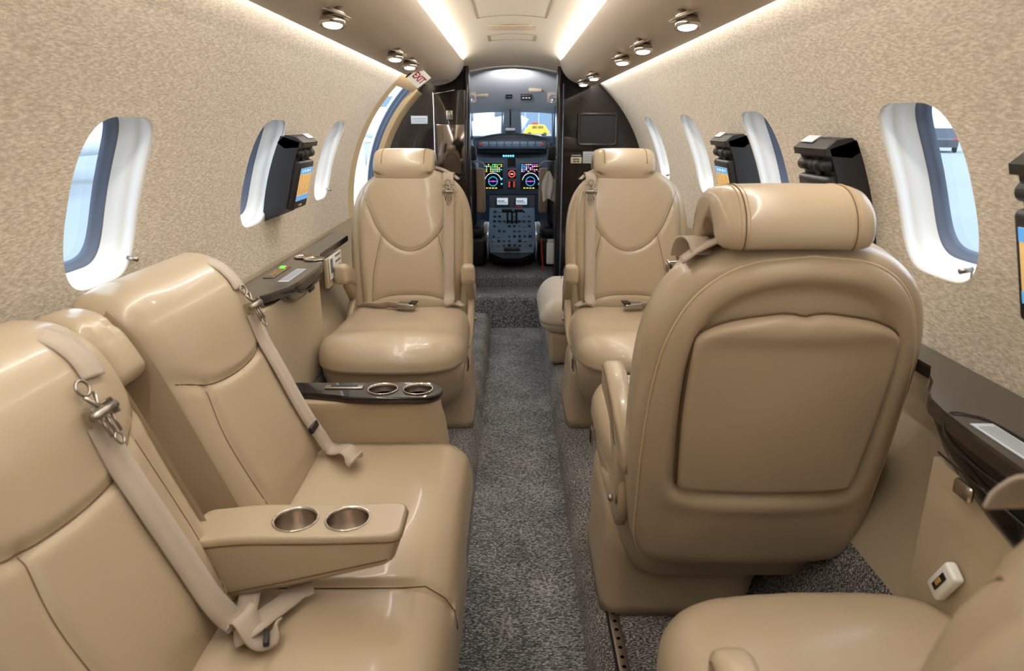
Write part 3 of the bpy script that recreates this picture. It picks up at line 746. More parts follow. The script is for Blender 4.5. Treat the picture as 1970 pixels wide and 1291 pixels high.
ys = list(np.linspace(-1.0, .84, 50)) + list(np.linspace(.845, .96, 24)) + list(np.linspace(.97, 1.375, 26))
loft(mb, [rprof(y) for y in ys], smooth=True)
tube(mb, [(x, .905, .3535 + dz(x, .905) + .0) for x in np.linspace(-.40, -.17, 14)] + [(-.135, .905, .340), (-.105, .905, .318), (-.0915, .905, .295), (-.087, .905, .26)], .0012, 1, 5)
mb.build('seat_cushion', [LEATHER, SEAM], div)
mb = MB(); box(mb, (-.33, .19, .10), (.45, 2.37, .20), .012); mb.build('base', PLASTIC, div)
def back(u0, u1, bx, vseam):
    mb = MB(); ol = rrect(u0, .005, u1, .60, .028, 150)
    m = (u0 + u1) / 2; w_ = u1 - u0
    U = catmull([(u0 + .002, .345), (u0 + .03, .328), (u0 + .08, .305), (m - .02, .292), (m + .07, .296), (u1 - .07, .325), (u1 - .03, .345), (u1 - .002, .365)], 4)
    V2_ = catmull([(u1 - .058, .315), (u1 - .050, .22), (u1 - .050, .13), (u1 - .062, .04)], 4)
    V = catmull([(vseam, .30), (vseam - .012, .22), (vseam - .010, .13), (vseam, .04)], 4)
    pad = Pad(ol, .035, .03, .018, [U, V, V2_], g=.006, sg=.009, cseg=.05, extra=lambda P: .012 * np.exp(-((P[:, 1] - .42) / .08) ** 2))
    pad.add(mb, DV, 46, .03)
    pad.seam(mb, U[2:-2], DV, r=.0013); pad.seam(mb, V, DV, r=.0008); pad.seam(mb, V2_, DV, r=.0008)
    o = mb.build('back_cushion', [LEATHER, SEAM], div); return pad
p1 = back(.992, 1.388, 1.30, 1.052); p2 = back(.505, .900, .80, .60); p3 = back(.03, .495, .3, .12)
# small cushion above the recess and the recess the armrest folds into
mb = MB(); Pad(rrect(.903, .375, .989, .60, .02, 90), .032, .025, .01, extra=lambda P: -.003 * np.exp(-((P[:, 1] - .47) / .01) ** 2) * (P[:, 0] > .95)).add(mb, DV, 20, .03); mb.build('top_cushion', LEATHER, div)
mb = MB(); v = []
for h in (.0,): pass
mb.add([DV(.902, .0, -.04), DV(.990, .0, -.04), DV(.990, .56, -.04), DV(.902, .56, -.04)], [(0, 1, 2, 3)])
for u in (.902, .990): mb.add([DV(u, a, -.04) for a in np.linspace(0, .5, 8)] + [DV(u, a, .03) for a in np.linspace(0, .5, 8)], [(i, i + 1, 9 + i, 8 + i) for i in range(7)])
mb.build('armrest_recess', LEATHER2, div)
# cup holder: rim, brushed liner
def cup(parent, x, y, z, r=.031, d=.045, name='cup_holder'):
    mb = MB(); lathe(mb, [(r + .003, .0005), (r + .0034, .002), (r + .0025, .0034), (r + .0005, .003), (r - .0006, .0), (r - .001, -.003)], (x, y, z), n=40, mi=0, cap=False)
    lathe(mb, [(r - .001, -.002), (r - .002, -d), (0.0005, -d)], (x, y, z), n=40, mi=1, cap=False)
    return mb.build(name, [CHROME, mat('ribbed_steel', (186, 174, 162), .3, metal=1)], parent, fix=True)
# plan outline with round holes, extruded: the holes are real
def plate_holes(mb, outline, holes, z, th, mi=0, top=None, edge=.004):
    import bmesh
    b = bmesh.new(); fz = top or (lambda x, y: z)
    def lp(P): vs = [b.verts.new((p[0], p[1], 0)) for p in P]; return [b.edges.new((vs[i], vs[(i + 1) % len(vs)])) for i in range(len(vs))]
    es = lp(outline)
    for cx, cy, r in holes: es += lp([(cx + r * math.cos(t), cy + r * math.sin(t)) for t in np.linspace(0, 2 * PI, 41)[:-1]])
    bmesh.ops.triangle_fill(b, use_beauty=True, edges=es)
    bmesh.ops.subdivide_edges(b, edges=[e for e in b.edges if e.calc_length() > .03 and not e.is_boundary], cuts=2, use_grid_fill=False)
    bmesh.ops.triangulate(b, faces=b.faces)
    b.verts.ensure_lookup_table()
    V = [(q.co.x, q.co.y, fz(q.co.x, q.co.y)) for q in b.verts]; Fc = [tuple(q.index for q in f.verts) for f in b.faces]
    b.free(); mb.add(V, Fc, mi, True)
# folding centre armrest
arm = empty('folding_armrest', parent=div)
AX0, AX1, AY0, AY1, AZT = -.475, -.160, .846, .938, .465
def atop(x, y):
    t = (x - AX0) / (AX1 - AX0); return AZT + .006 - .012 * math.exp(-((t - 0) / .2) ** 2) - .004 * math.sin(t * PI)
mb = MB(); holes = [(-.323, .893, .0305), (-.245, .893, .0305)]
plan = rrect(AX0, AY0, AX1, AY1, .016, 90)
inner = [(p[0] + (.004 if p[0] < -.3 else -.004) * 1, .892 + (p[1] - .892) * .90) for p in plan]
plate_holes(mb, inner, holes, AZT, 0, 0, atop)
def abot(x): return .352 + (x - AX0) / (AX1 - AX0) * .072
L = [[(p[0], p[1], atop(*p)) for p in inner], [((p[0] + q[0]) / 2, (p[1] + q[1]) / 2 + (q[1] - p[1]) * .25, atop(*p) - .0015) for p, q in zip(inner, plan)], [(p[0], p[1], atop(*p) - .007) for p in plan], [(p[0], p[1], atop(*p) - .012) for p in plan]]
L += [[(p[0] - .012 * t * min(1, max(0, (p[0] + .34) / .16)), p[1], (atop(*p) - .012) * (1 - t) + abot(p[0]) * t) for p in plan] for t in (.25, .5, .75, .92)]
L += [[(-.32 + (p[0] + .32) * .97 - .012 * min(1, max(0, (p[0] + .34) / .16)), .892 + (p[1] - .892) * .88, abot(p[0]) - .004) for p in plan]]
n = len(plan); mb.add([p for l in L for p in l], [f for k in range(len(L) - 1) for f in ring_faces(n, k * n, (k + 1) * n)] + [tuple(range((len(L) - 1) * n, len(L) * n))])
tube(mb, [(p[0], p[1], atop(*p) - .011) for p in plan], .0015, 1, 5, True)
tube(mb, [(p[0] - .0115 * min(1, max(0, (p[0] + .34) / .16)), p[1], abot(p[0]) + .008) for p in plan], .0012, 1, 5, True)
mb.build('arm_body', [LEATHER, SEAM], arm, fix=True)
for hx_, hy_, _ in holes: cup(arm, hx_, hy_, atop(hx_, hy_) - .001)
# end armrest with the black top
ea = empty('end_armrest', parent=div)
mb = MB(); EL = [[(x, y, z) for x, y in rrect(-.60, 1.375 - k, -.155 + k * .6 + q, 1.455 + k * .5, .03, 70)] for z, k, q in ((.02, .0, .02), (.20, .0, .02), (.34, .0, .012), (.40, -.004, .006), (.43, -.006, .0), (.448, -.003, -.004), (.452, -.008, -.008))]
loft(mb, EL); mb.build('arm_panel', LEATHER2, ea)
mb = MB(); holes = [(-.287, 1.415, .0305), (-.209, 1.415, .0305)]
pl = resample(catmull([(-.60, 1.452), (-.40, 1.456), (-.22, 1.458), (-.18, 1.452), (-.158, 1.43), (-.158, 1.398), (-.18, 1.376), (-.22, 1.370), (-.33, 1.370), (-.39, 1.384), (-.47, 1.398), (-.60, 1.398)], 6, True), 100)
plate_holes(mb, pl, holes, .468, 0)
n = len(pl); c0 = pl.mean(0); LL = [[(p[0], p[1], .468) for p in pl], [(p[0] + (p[0] - c0[0]) * .006, p[1] + (p[1] - c0[1]) * .04, .4665) for p in pl], [(p[0] + (p[0] - c0[0]) * .008, p[1] + (p[1] - c0[1]) * .05, .462) for p in pl], [(p[0], p[1], .452) for p in pl]]
mb.add([p for l in LL for p in l], [f for k in range(3) for f in ring_faces(n, k * n, (k + 1) * n)] + [tuple(range(3 * n, 4 * n))])
mb.build('arm_top', WOOD, ea)
for hx_, hy_, _ in holes: cup(ea, hx_, hy_, .468)
mb = MB(); box(mb, (-.375, 1.425, .4695), (.085, .020, .004), .001, 0); box(mb, (-.375, 1.428, .4715), (.06, .007, .002), 0, 1); mb.build('control_plate', [STEEL, DBLACK], ea)
# divan shoulder belts
def divan_belt(u_top, u_mid, u_low, z_end, lbl, slider):
    mb = MB(); off = .060
    pts = [DV(u_top, .54, .035), DV(u_top, .505, .050), DV(u_top + .0, .47, .062), DV(u_top, .44, .067), DV(u_top - .004, .415, .068)]
    ribbon(mb, catmull(pts, 5), (0, 1, 0), .041, .003)
    low = [DV(u_mid, .365, .066), DV(u_mid, .31, .060), DV(u_mid, .24, .062), DV(u_mid + .003, .15, .062), DV(u_low, .08, .064), DV(u_low + .01, .035, .070)] + z_end
    ribbon(mb, catmull(low, 6), (.15, 1, 0), .041, .003)
    b = mb.build('shoulder_belt', BELT, div)
    c = Vector(DV(u_mid, .405, .072)); up = (Vector(DV(0, .42, 0)) - Vector(DV(0, .38, 0))).normalized(); nn = Vector((0, 1, 0)).cross(up).normalized()
    if nn.x < 0: nn = -nn
    mb = MB(); hook(mb, c, Vector((0, 1, 0)), up, nn); mb.build('belt_hook', STEEL, b)
    if slider:
        mb = MB(); q = Vector(DV(u_mid + .004, slider, .065)); up = (Vector(DV(0, slider + .02, 0)) - Vector(DV(0, slider - .02, 0))).normalized(); nn = up.cross(Vector((0, 1, 0)))
        box(mb, q, (.014, .044, .008), .002, 0, Matrix((tuple(up), (0, 1, 0), tuple(up.cross(Vector((0, 1, 0)))))).transposed()); mb.build('belt_keeper', BLACK, b)
    return b
divan_belt(1.30, 1.295, 1.310, [(-.345, 1.285, .385), (-.325, 1.265, .375), (-.318, 1.255, .382)], '', .10)
bb = divan_belt(.815, .775, .780, [(-.365, .772, .395), (-.345, .760, .372), (-.332, .765, .366), (-.325, .785, .370)], '', None)
mb = MB(); ribbon(mb, catmull([(-.375, .760, .372), (-.355, .768, .378), (-.345, .80, .372), (-.33, .84, .364), (-.318, .862, .366), (-.30, .87, .372)], 5), (1, -.4, 0), .036, .002)
ribbon(mb, catmull([(-.43, .90, .39), (-.40, .885, .372), (-.385, .84, .366), (-.375, .78, .364)], 5), (1, -.2, 0), .030, .002)
lb = mb.build('lap_belt', BELT, div)
mb = MB(); box(mb, (-.328, .752, .376), (.008, .03, .008), .002, 0, Matrix.Rotation(.3, 3, 'Z')); mb.build('belt_keeper', BLACK, lb)

# ------------------------------------------------------------------ side ledges
def side_ledge(name, sg, ztop, out_, fasc, y_a, y_b, label, panel):
    root = empty(name, (0, 0, 0), 0, label, 'ledge')
    mb = MB(); P = [(sg * x, y) for x, y in out_]; n = len(P)
    lo = [[(x, y, ztop - .022) for x, y in P], [(x, y, ztop - .004) for x, y in P], [(x + (sg * .72 - x) * .02, y, ztop) for x, y in P]]
    loft(mb, lo, smooth=False)
    mb.build('ledge_top', LEDGE, root)
    mb = MB(); yl = [p[0] for p in fasc]; xf = sg * fasc[0][2]
    top = []; bot = []; L = []
    for y, zb, xx in fasc:
        x = sg * xx; zt = ztop - .002; zb2 = min(zb, zt - .004)
        L.append([(x + sg * .004, y, zt), (x - sg * .002, y, zt - .25 * (zt - zb2)), (x - sg * .001, y, zt - .5 * (zt - zb2)), (x + sg * .008, y, zt - .8 * (zt - zb2)), (x + sg * .022, y, zb2), (sg * .70, y, zb2 + .0), (sg * .70, y, zt)])
    loft(mb, L)
    mb.build('fascia', mat('black_gloss_fascia', (14, 11, 10), .22, spec=.35, coat=.35), root)
    mb = MB(); L = []
    for x, z in panel[0]: pass
    pr = panel[0]; ya, yb = panel[1]
    loft(mb, [[(sg * x, y, z) for x, z in pr] for y in (ya, (ya + yb) / 2, yb)], smooth=False)
    mb.build('lower_panel', VINYL, root)
    return root
# left: narrow strip forward, bulge with cupholders
o = [(.740, 1.47), (.740, 2.80), (.655, 2.72), (.655, 2.32), (.640, 2.25), (.610, 2.17), (.598, 2.08), (.598, 1.88), (.606, 1.80), (.63, 1.74), (.65, 1.70), (.66, 1.60), (.66, 1.47)]
fasc = [(1.71, .600, .652), (1.76, .592, .624), (1.80, .580, .606), (1.84, .560, .600), (1.88, .548, .597), (1.95, .543, .596), (2.02, .547, .596), (2.08, .556, .597), (2.13, .568, .600), (2.18, .582, .612), (2.23, .598, .634)]
ll = side_ledge('side_ledge', -1, .61, o, fasc, 0, 0, 'dark glossy ledge with two cupholders and green-lit control strip above a beige cabinet, left wall', ([(.632, .25), (.632, .575), (.735, .575), (.665, .34), (.640, .275)], (1.47, 2.19)))
R_ = rot3((0, 1, 0), (1, 0, 0))
mb = MB(); box(mb, (-.700, 2.00, .6115), (.030, .16, .003), .001, 0)
for k in range(5): box(mb, (-.700, 1.95 + .022 * k, .6135), (.012, .009, .002), .0005, 1)
box(mb, (-.703, 2.062, .614), (.014, .024, .003), .001, 2); box(mb, (-.690, 2.062, .614), (.006, .02, .003), .001, 3)
mb.build('control_strip', [STEEL, mat('amber_key', (190, 150, 80), .5), GREEN, REDM], ll)
mb = MB(); box(mb, (-.640, 1.955, .6112), (.030, .18, .002), .0006, 0)
for k in range(5): box(mb, (-.650 + .005 * k, 1.955, .6125), (.0015, .15, .0004), 0, 1)
mb.build('placard', [PLACARD, INK], ll)
for yy, xx in ((2.24, -.69), (2.20, -.645)): 
    mb = MB(); lathe(mb, [(.031, .0005), (.0335, .002), (.0325, .0045), (.030, .004), (.029, -.001)], (xx + .0, yy, .6105), n=36, cap=False); lathe(mb, [(.029, .002), (.0285, .0012), (.0005, .0012)], (xx, yy, .6105), n=36, mi=1, cap=False); mb.build('cup_holder', [CHROME, mat('ribbed_steel')], ll)
mb = MB(); tube(mb, catmull([(-.5945, 1.86, .585), (-.592, 1.90, .575), (-.592, 2.05, .575), (-.594, 2.10, .585), (-.5945, 2.06, .592), (-.5945, 1.9, .592), ], 5, True), .0012, 0, 5, True); box(mb, (-.594, 1.975, .566), (.006, .05, .014), .003, 0); mb.build('drawer_latch', DBLACK, ll)
# magazine holder with cards between ledge and seat
mh = empty('card_holder', (0, 0, 0), 0, 'white cards in a slim wall pocket under the left ledge, beside the seat armrest', 'holder')
mb = MB(); box(mb, (-.655, 2.47, .527), (.014, .22, .105), .004); mb.build('pocket', VINYL, mh)
mb = MB(); box(mb, (-.645, 2.46, .543), (.003, .17, .08), .001, 0); box(mb, (-.643, 2.40, .55), (.002, .03, .05), 0, 1)
for k in range(3): box(mb, (-.643, 2.49, .575 - .02 * k), (.002, .07, .006), 0, 1)
mb.build('card', [PAPER, INK], mh)
# right ledge
o = [(.746, .64), (.746, 1.9), (.692, 1.9), (.690, 1.06), (.665, 1.02), (.652, .99), (.634, .965), (.620, .945), (.608, .92), (.600, .88), (.592, .80), (.588, .70), (.588, .64)]
fasc = [(.645, .522, .588), (.70, .528, .589), (.76, .538, .592), (.80, .548, .595), (.84, .562, .598), (.88, .582, .603), (.91, .605, .610), (.935, .625, .620), (.95, .638, .630)]
rl_ = side_ledge('side_ledge', 1, .65, o, fasc, 0, 0, 'wide dark glossy ledge with pale placard and rounded drawer front, right edge of the picture', ([(.606, .19), (.606, .575), (.735, .575), (.665, .34), (.640, .275)], (.64, .885)))
mb = MB(); box(mb, (.622, .745, .6512), (.030, .17, .002), .0006, 0)
for k in range(6): box(mb, (.612 + .004 * k, .745, .6524), (.0012, .15, .0004), 0, 1)
mb.build('placard', [PLACARD, INK], rl_)
mb = MB(); tube(mb, catmull([(.5875, .66, .615), (.590, .80, .615), (.595, .855, .622), (.600, .87, .640), (.606, .868, .6512), (.625, .86, .6515), (.642, .83, .6515), (.645, .70, .6515), (.645, .66, .6515)], 6), .0013, 0, 5)
tube(mb, [(.5865, .85, .60), (.5865, .66, .590)], .0014, 0, 5); mb.build('drawer_outline', DBLACK, rl_)
mb = MB(); box(mb, (.588, .79, .575), (.008, .035, .022), .006, 0); mb.build('drawer_latch', CHROME, rl_)
# white outlet on the right lower panel
wo = empty('wall_outlet', (.600, .795, .432), 0, 'small white plastic outlet on the beige lower wall beside the nearest seat', 'outlet')
R_ = Matrix.Rotation(.5, 3, 'X')
mb = MB(); box(mb, (-.006, 0, 0), (.016, .030, .062), .005, 0, R_); mb.build('plate', WHITE, wo)
mb = MB(); box(mb, (-.0148, 0, 0), (.002, .010, .034), .0008, 0, R_); box(mb, (-.016, 0, 0), (.002, .006, .014), .0005, 1, R_); mb.build('socket', [DBLACK, mat('amber_key')], wo)

# ------------------------------------------------------------------ swing-down displays on the walls
def display(sg, yc, label, ztop=1.004):
    root = empty('wall_display', (sg * .665, yc, .9), 0, label, 'display', 'swing-down displays along the cabin walls')
    X = lambda x: sg * (x - .665 + (.018 if x < .64 else 0)); Z = lambda z: z - .9 + (ztop - 1.004)
    mb = MB(); pr = [(.592, .972), (.588, .985), (.608, 1.002), (.655, 1.006), (.68, .985), (.66, .968)]
    loft(mb, [[(X(x + i), y, Z(z)) for x, z in pr] for y, i in ((-.112, .004), (-.108, 0), (.108, 0), (.112, .004))], smooth=False)
    mb.build('top_housing', BLACK, root)
    mb = MB(); box(mb, (X(.606), .05 * 1, Z(1.0025)), (.022, .085, .002), .0005, 0, Matrix.Rotation(-sg * .62, 3, 'Y')); mb.build('placard', PLACARD, root)
    mb = MB()
    for ya, yb, r in ((-.10, -.045, .0125), (-.043, -.012, .0145), (-.010, .03, .0125), (.033, .10, .0135)): tube(mb, [(X(.612), ya, Z(.953)), (X(.612), yb, Z(.953))], r, 0, 14)
    box(mb, (X(.618), -.012, Z(.940)), (.012, .03, .02), .002)
    mb.build('hinge', DBLACK, root)
    # curved back plate against the wall
    mb = MB(); pw = [(math.sqrt(max(R0 ** 2 - (z - ZC) ** 2, 0)) + .006, z) for z in np.linspace(1.004, .755, 9)]
    pr = pw + [(.702, .772), (.674, .80), (.640, .93), (.60, .985)]
    loft(mb, [[(X(x), y, Z(z)) for x, z in pr] for y in (-.112, .112)], smooth=False); mb.build('back_plate', BLACK, root)
    tilt = Matrix.Rotation(-sg * .27, 3, 'Y')
    c = Vector((X(.636), -.0, Z(.862)))
    mb = MB(); box(mb, c, (.030, .205, .148), .008, 0, tilt); sc = mb.build('monitor', BLACK, root)
    f = c + tilt @ Vector((-sg * .0155, 0, .004))
    mb = MB(); box(mb, f, (.0015, .172, .100), .0005, 0, tilt); mb.build('screen', SCRT, sc)
    mb = MB(); box(mb, f + tilt @ Vector((-sg * .0006, 0, .041)), (.0012, .172, .018), .0, 0, tilt); box(mb, f + tilt @ Vector((-sg * .0006, 0, -.042)), (.0012, .172, .016), .0, 0, tilt)
    for k in range(6): box(mb, f + tilt @ Vector((-sg * .0014, -.06 + .02 * k + .01 * (k % 2), .041)), (.0006, .011, .006), .0, 1, tilt)
    rg = random.Random(3)
    for k in range(7):
        yy = -.07 + .022 * k; pts = [f + tilt @ Vector((-sg * .001, yy + .006 * rg.uniform(-1, 1), q)) for q in np.linspace(-.03, .03, 5)]
        tube(mb, catmull([tuple(p) for p in pts], 3), .0006, 2, 4)
    mb.build('screen_graphics', [SCRB, SCRW, mat('screen_map_line', (150, 110, 60), .5, emit=(150, 110, 60), es=.4)], sc)
    mb = MB()
    for k in range(4): lathe(mb, [(.0035, 0), (.003, .002), (0, .0022)], c + tilt @ Vector((-sg * .0148, -.03 + .012 * k, -.062)), rot3((0, 1, 0), (0, 0, 1)) if sg < 0 else rot3((0, 0, 1), (0, 1, 0)), 8)
    mb.build('button', STEEL, sc)
    for o_ in root.children_recursive:
        if o_.type == 'MESH':
            for q_ in o_.data.vertices: q_.co.y *= .68
    return root
display(-1, 2.14, 'black swing-down map display on the left wall between two windows', 1.0)
display(1, 2.10, 'farthest black map display on the right wall, smallest of the three')
display(1, 1.45, 'middle black map display on the right wall, above the seat headrest')
display(1, .785, 'black display at the right edge of the picture, cut off by the frame')

# ------------------------------------------------------------------ reading lamps in the valances
def reading_lamp(sg, y, label, ref=False, power=2.2):
    root = empty('reading_lamp', (sg * .338, y, 1.2335), 0, label, 'reading lamp', 'chrome reading lamps in the ceiling valances')
    tilt = Matrix.Rotation(-sg * .33, 3, 'Y')
    tr = lambda m: m
    mb = MB(); lathe(mb, [(.040, .0), (.041, -.0015), (.036, -.004), (.030, -.002), (.028, .004)], (0, 0, 0), tilt, 36, cap=False); mb.build('trim_ring', CHROME, root)
    mb = MB(); lathe(mb, [(.012, .004), (.013, -.012), (.0135, -.02)], (sg * .006, .012, 0), None, 20); lathe(mb, [(.010, .004), (.010, -.018)], (sg * -.014, .0, .002), None, 16); mb.build('swivel_stem', STEEL, root)
    hd = Matrix.Rotation(sg * .0, 3, 'Y') @ Matrix.Rotation(-.19, 3, 'X')
    c = (sg * -.004, -.004, -.020)
    mb = MB(); lathe(mb, [(.012, .010), (.021, .008), (.0235, .004), (.0240, -.006), (.022, -.0075), (.019, -.005), (.0005, -.004)], c, hd, 32); mb.build('lamp_head', CHROME, root)
    mb = MB(); lathe(mb, [(.0175, -.0062), (.016, -.0078), (.0005, -.0085)], c, hd, 24); mb.build('lens', LAMPG, root)
    l = bpy.data.lights.new('reading_lamp_light', 'SPOT'); l.energy = power; l.color = (1, .93, .80); l.spot_size = 1.9; l.spot_blend = .8; l.shadow_soft_size = .015
    lo = bpy.data.objects.new('reading_lamp_light', l); COL.objects.link(lo); lo.parent = root; lo.location = (c[0], c[1], c[2] - .012)
for sg, y, lb in ((-1, 1.39, 'nearest chrome reading lamp in the left ceiling valance, at the top edge'), (-1, 2.10, 'lit reading lamp in the left valance, second from the camera'), (-1, 2.39, 'lit reading lamp in the left valance nearest the EXIT sign'),
                  (1, 1.42, 'nearest chrome reading lamp in the right ceiling valance, at the top edge'), (1, 1.88, 'lit reading lamp in the right valance, second from the camera'), (1, 2.22, 'lit reading lamp in the right valance, third from the camera'),
                  (1, 2.97, 'lit reading lamp in the right valance, fourth from the camera'), (1, 3.40, 'farthest small reading lamp in the right valance, next to the dark bulkhead')):
    reading_lamp(sg, y, lb)
# unseen cabin lamps behind the camera
for sg in (-1, 1):
    for y in (.62,): reading_lamp(sg, y, 'reading lamp in the %s valance behind the camera' % ('left' if sg < 0 else 'right'))

# EXIT sign on the left valance
ex = empty('exit_sign', (-.365, 2.85, 1.207), 0, 'small white sign with red EXIT lettering hanging under the left ceiling valance', 'sign')
Mx = frame((0, 0, 0), (.038, .03, -.038), (.061, -.02, .030)); R_ = Mx.to_3x3()
mb = MB(); box(mb, (0, 0, 0), (.062, .074, .003), .001, 0, R_); box(mb, R_ @ Vector((-.033, .0, .0)), (.004, .076, .008), .001, 1, R_); box(mb, R_ @ Vector((-.036, 0, -.004)), (.004, .03, .012), 0, 1, R_)
mb.build('sign_plate', [mat('lit_sign_white', (235, 235, 230), .5, emit=(255, 250, 240), es=.35), BLACK], ex)
text('lettering', 'EXIT', .028, REDM, ex, Mx @ Matrix.Translation((.001, .0, .0022)) @ Matrix.Diagonal((.85, 1.7, 1, 1)))
ar = empty('valance_placard', (-.345, 3.42, 1.2315), 0, 'faint blue-grey printed notice on the left ceiling valance beyond the EXIT sign', 'placard')
mb = MB(); T_ = Matrix.Rotation(-.30, 3, 'Y')
for k in range(4): box(mb, T_ @ Vector((-.03 + .02 * k, .05 * k, -.001)), (.012, .11, .001), 0, 0, T_)
mb.build('print', GREYPR, ar)

# ------------------------------------------------------------------ forward bulkhead fittings
mo = empty('wall_monitor', (.470, 3.925, 1.007), 0, 'blank black square monitor recessed in the dark right bulkhead', 'monitor')
mb = MB(); W, H = .110, .088
def rl2(a, b, r, y): return [(p[0], y, p[1]) for p in rrect(-a, -b, a, b, r, 48)]
loft(mb, [rl2(W, H, .010, .004), rl2(W, H, .010, -.008), rl2(W - .004, H - .004, .009, -.012), rl2(W - .012, H - .012, .006, -.012), rl2(W - .014, H - .014, .005, -.002)], caps=False)
mb.build('bezel', mat('dark_bezel', (58, 50, 50), .3), mo)
mb = MB(); box(mb, (0, -.001, 0), (2 * W - .028, .004, 2 * H - .028), 0); mb.build('screen', mat('blank_screen', (38, 38, 42), .3), mo)
so = empty('socket_panel', (.357, 3.925, .842), 0, 'small cream outlet panel low on the dark right bulkhead', 'outlet')
mb = MB(); box(mb, (0, -.003, 0), (.062, .006, .034), .003); mb.build('plate', mat('cream_plate', (214, 204, 180), .4), so)
mb = MB(); box(mb, (0, -.007, .006), (.036, .003, .005), 0); box(mb, (-.009, -.007, -.006), (.013, .003, .006), 0); box(mb, (.010, -.007, -.006), (.013, .003, .006), 0); box(mb, (0, -.003, .026), (.052, .003, .008), 0, 1); mb.build('socket', [DBLACK, GREYPR], so)
pl_ = MB(); box(pl_, (0, 0, 0), (.075, .003, .064), .004, 0)
for k in range(4): box(pl_, (-.002, -.002, .018 - .012 * k), (.05, .001, .003), 0, 1)
o = pl_.build('bulkhead_placard', [PLACARD, GREYPR]); o.location = (.432, 3.925, .857); tag(o, 'pale square notice on the dark right bulkhead beside the outlet', 'placard')
pl_ = MB(); box(pl_, (0, 0, 0), (.092, .003, .042), .006, 0); box(pl_, (0, -.002, .006), (.07, .001, .005), 0, 1); box(pl_, (0, -.002, -.006), (.06, .001, .004), 0, 1)
o = pl_.build('bulkhead_placard', [PLACARD, GREYPR]); o.location = (-.508, 3.925, 1.057); tag(o, 'pale rounded notice on the dark left bulkhead', 'placard')
# galley cabinet on the left, beside the doorway
gc = empty('galley_cabinet', (-.33, 3.86, 0), 0, 'tall dark glossy galley cabinet with a mirror-like metal door, left of the cockpit doorway', 'cabinet')
mb = MB(); box(mb, (0, 0, .70), (.170, .13, 1.02), .008); mb.build('body', WOOD, gc)
mb = MB(); box(mb, (.002, -.069, .905), (.150, .008, .255), .002); mb.build('mirror_door', mat('polished_metal', (150, 142, 138), .08, metal=1), gc)
mb = MB(); box(mb, (-.073, -.071, .905), (.008, .010, .25), .001); box(mb, (-.04, -.074, .905), (.001, .002, .25), 0); mb.build('door_edge', DBLACK, gc)
mb = MB(); box(mb, (.0, -.068, 1.08), (.034, .008, .05), .006, 0); mb.build('latch', CHROME, gc)
mb = MB(); tube(mb, [(-.083, -.072, .45), (-.083, -.072, 1.20)], .003); tube(mb, [(-.083, -.072, 1.185), (.03, -.072, 1.205)], .003); mb.build('edge_moulding', CHROME, gc)
mb = MB(); box(mb, (.01, -.08, .755), (.10, .02, .012), .003); tube(mb, [(-.01, -.09, .762), (.04, -.09, .766)], .003); mb.build('work_shelf', BLACK, gc)

# ------------------------------------------------------------------ cockpit
mb = MB(); prof = [(3.99, 1.345), (4.25, 1.335), (4.6, 1.275), (4.95, 1.195), (5.22, 1.125), (5.27, 1.12)]
L = []
for y, z in prof:
    w_ = .62 if y < 5 else .52; L.append([(x * w_, y, z - (.22 if y < 4.7 else .05) * abs(x) ** 2.6) for x in np.linspace(-1, 1, 25)])
mb.add([p for l in L for p in l], [(k * 25 + i, (k + 1) * 25 + i, (k + 1) * 25 + i + 1, k * 25 + i + 1) for k in range(len(L) - 1) for i in range(24)])
tag(mb.build('ceiling_cockpit', GREYLINER, fix=False), kind='structure')
for sg, nm in ((-1, 'wall_cockpit_left'), (1, 'wall_cockpit_right')):
    mb = MB()
    v = []; ysr = [3.96, 4.45, 4.95, 5.35]
    for y, xx in zip(ysr, (.62, .60, .52, .40)): v += [(sg * (xx - .12), y, .1), (sg * (xx + .03), y, .5), (sg * (xx + .03), y, .86)]
    mb.add(v, [(3 * k + i, 3 * k + i + 1, 3 * k + i + 4, 3 * k + i + 3) for k in range(3) for i in range(2)])
    v = [(sg * .62, 3.96, .86), (sg * .62, 4.35, .86), (sg * .55, 4.35, 1.16), (sg * .58, 3.96, 1.16)]; mb.add(v, [(0, 1, 2, 3)])
    v = [(sg * .50, 4.95, .86), (sg * .47, 5.05, .86), (sg * .42, 5.05, 1.10), (sg * .45, 4.95, 1.12)]; mb.add(v, [(0, 1, 2, 3)])
    tag(mb.build(nm, mat('dark_cockpit_liner', (40, 44, 50), .7), fix=False), kind='structure')
# windscreen frame and panes
def screen_pane(idx, x0, x1, x2, x3):
    y0, y1 = 5.42, 5.24; z0, z1 = .95, 1.135
    mb = MB(); q = [(x0, y0, z0), (x1, y0, z0), (x2, y1, z1), (x3, y1, z1)]; c = np.mean(q, 0)
    P = [tuple(c + (np.array(p) - c) * k) for k in (1.12, 1.0) for p in q]; P2 = [(p[0], p[1] - .02, p[2]) for p in P[4:]]
    mb.add(P + P2, ring_faces(4, 0, 4) + ring_faces(4, 4, 8), 0, False); r = mb.build('window_%d' % idx, mat('pale_windscreen_frame', (176, 184, 196), .5)); tag(r, kind='structure')
    mb = MB(); mb.add([tuple(p) for p in q], [(0, 1, 2, 3)]); mb.build('windscreen_pane', GLASS, r)
screen_pane(12, -.31, -.085, -.075, -.30); screen_pane(13, .075, .30, .29, .065)
mb = MB(); loft(mb, [[(x, y, .93) for x, y in ((-.075, 5.36), (.065, 5.36), (.065, 5.42), (-.075, 5.42))], [(x, y, 1.15) for x, y in ((-.055, 5.20), (.05, 5.20), (.05, 5.26), (-.055, 5.26))]], smooth=False)
tag(mb.build('trim_7', mat('grey_centre_post', (120, 128, 140), .5)), kind='structure')
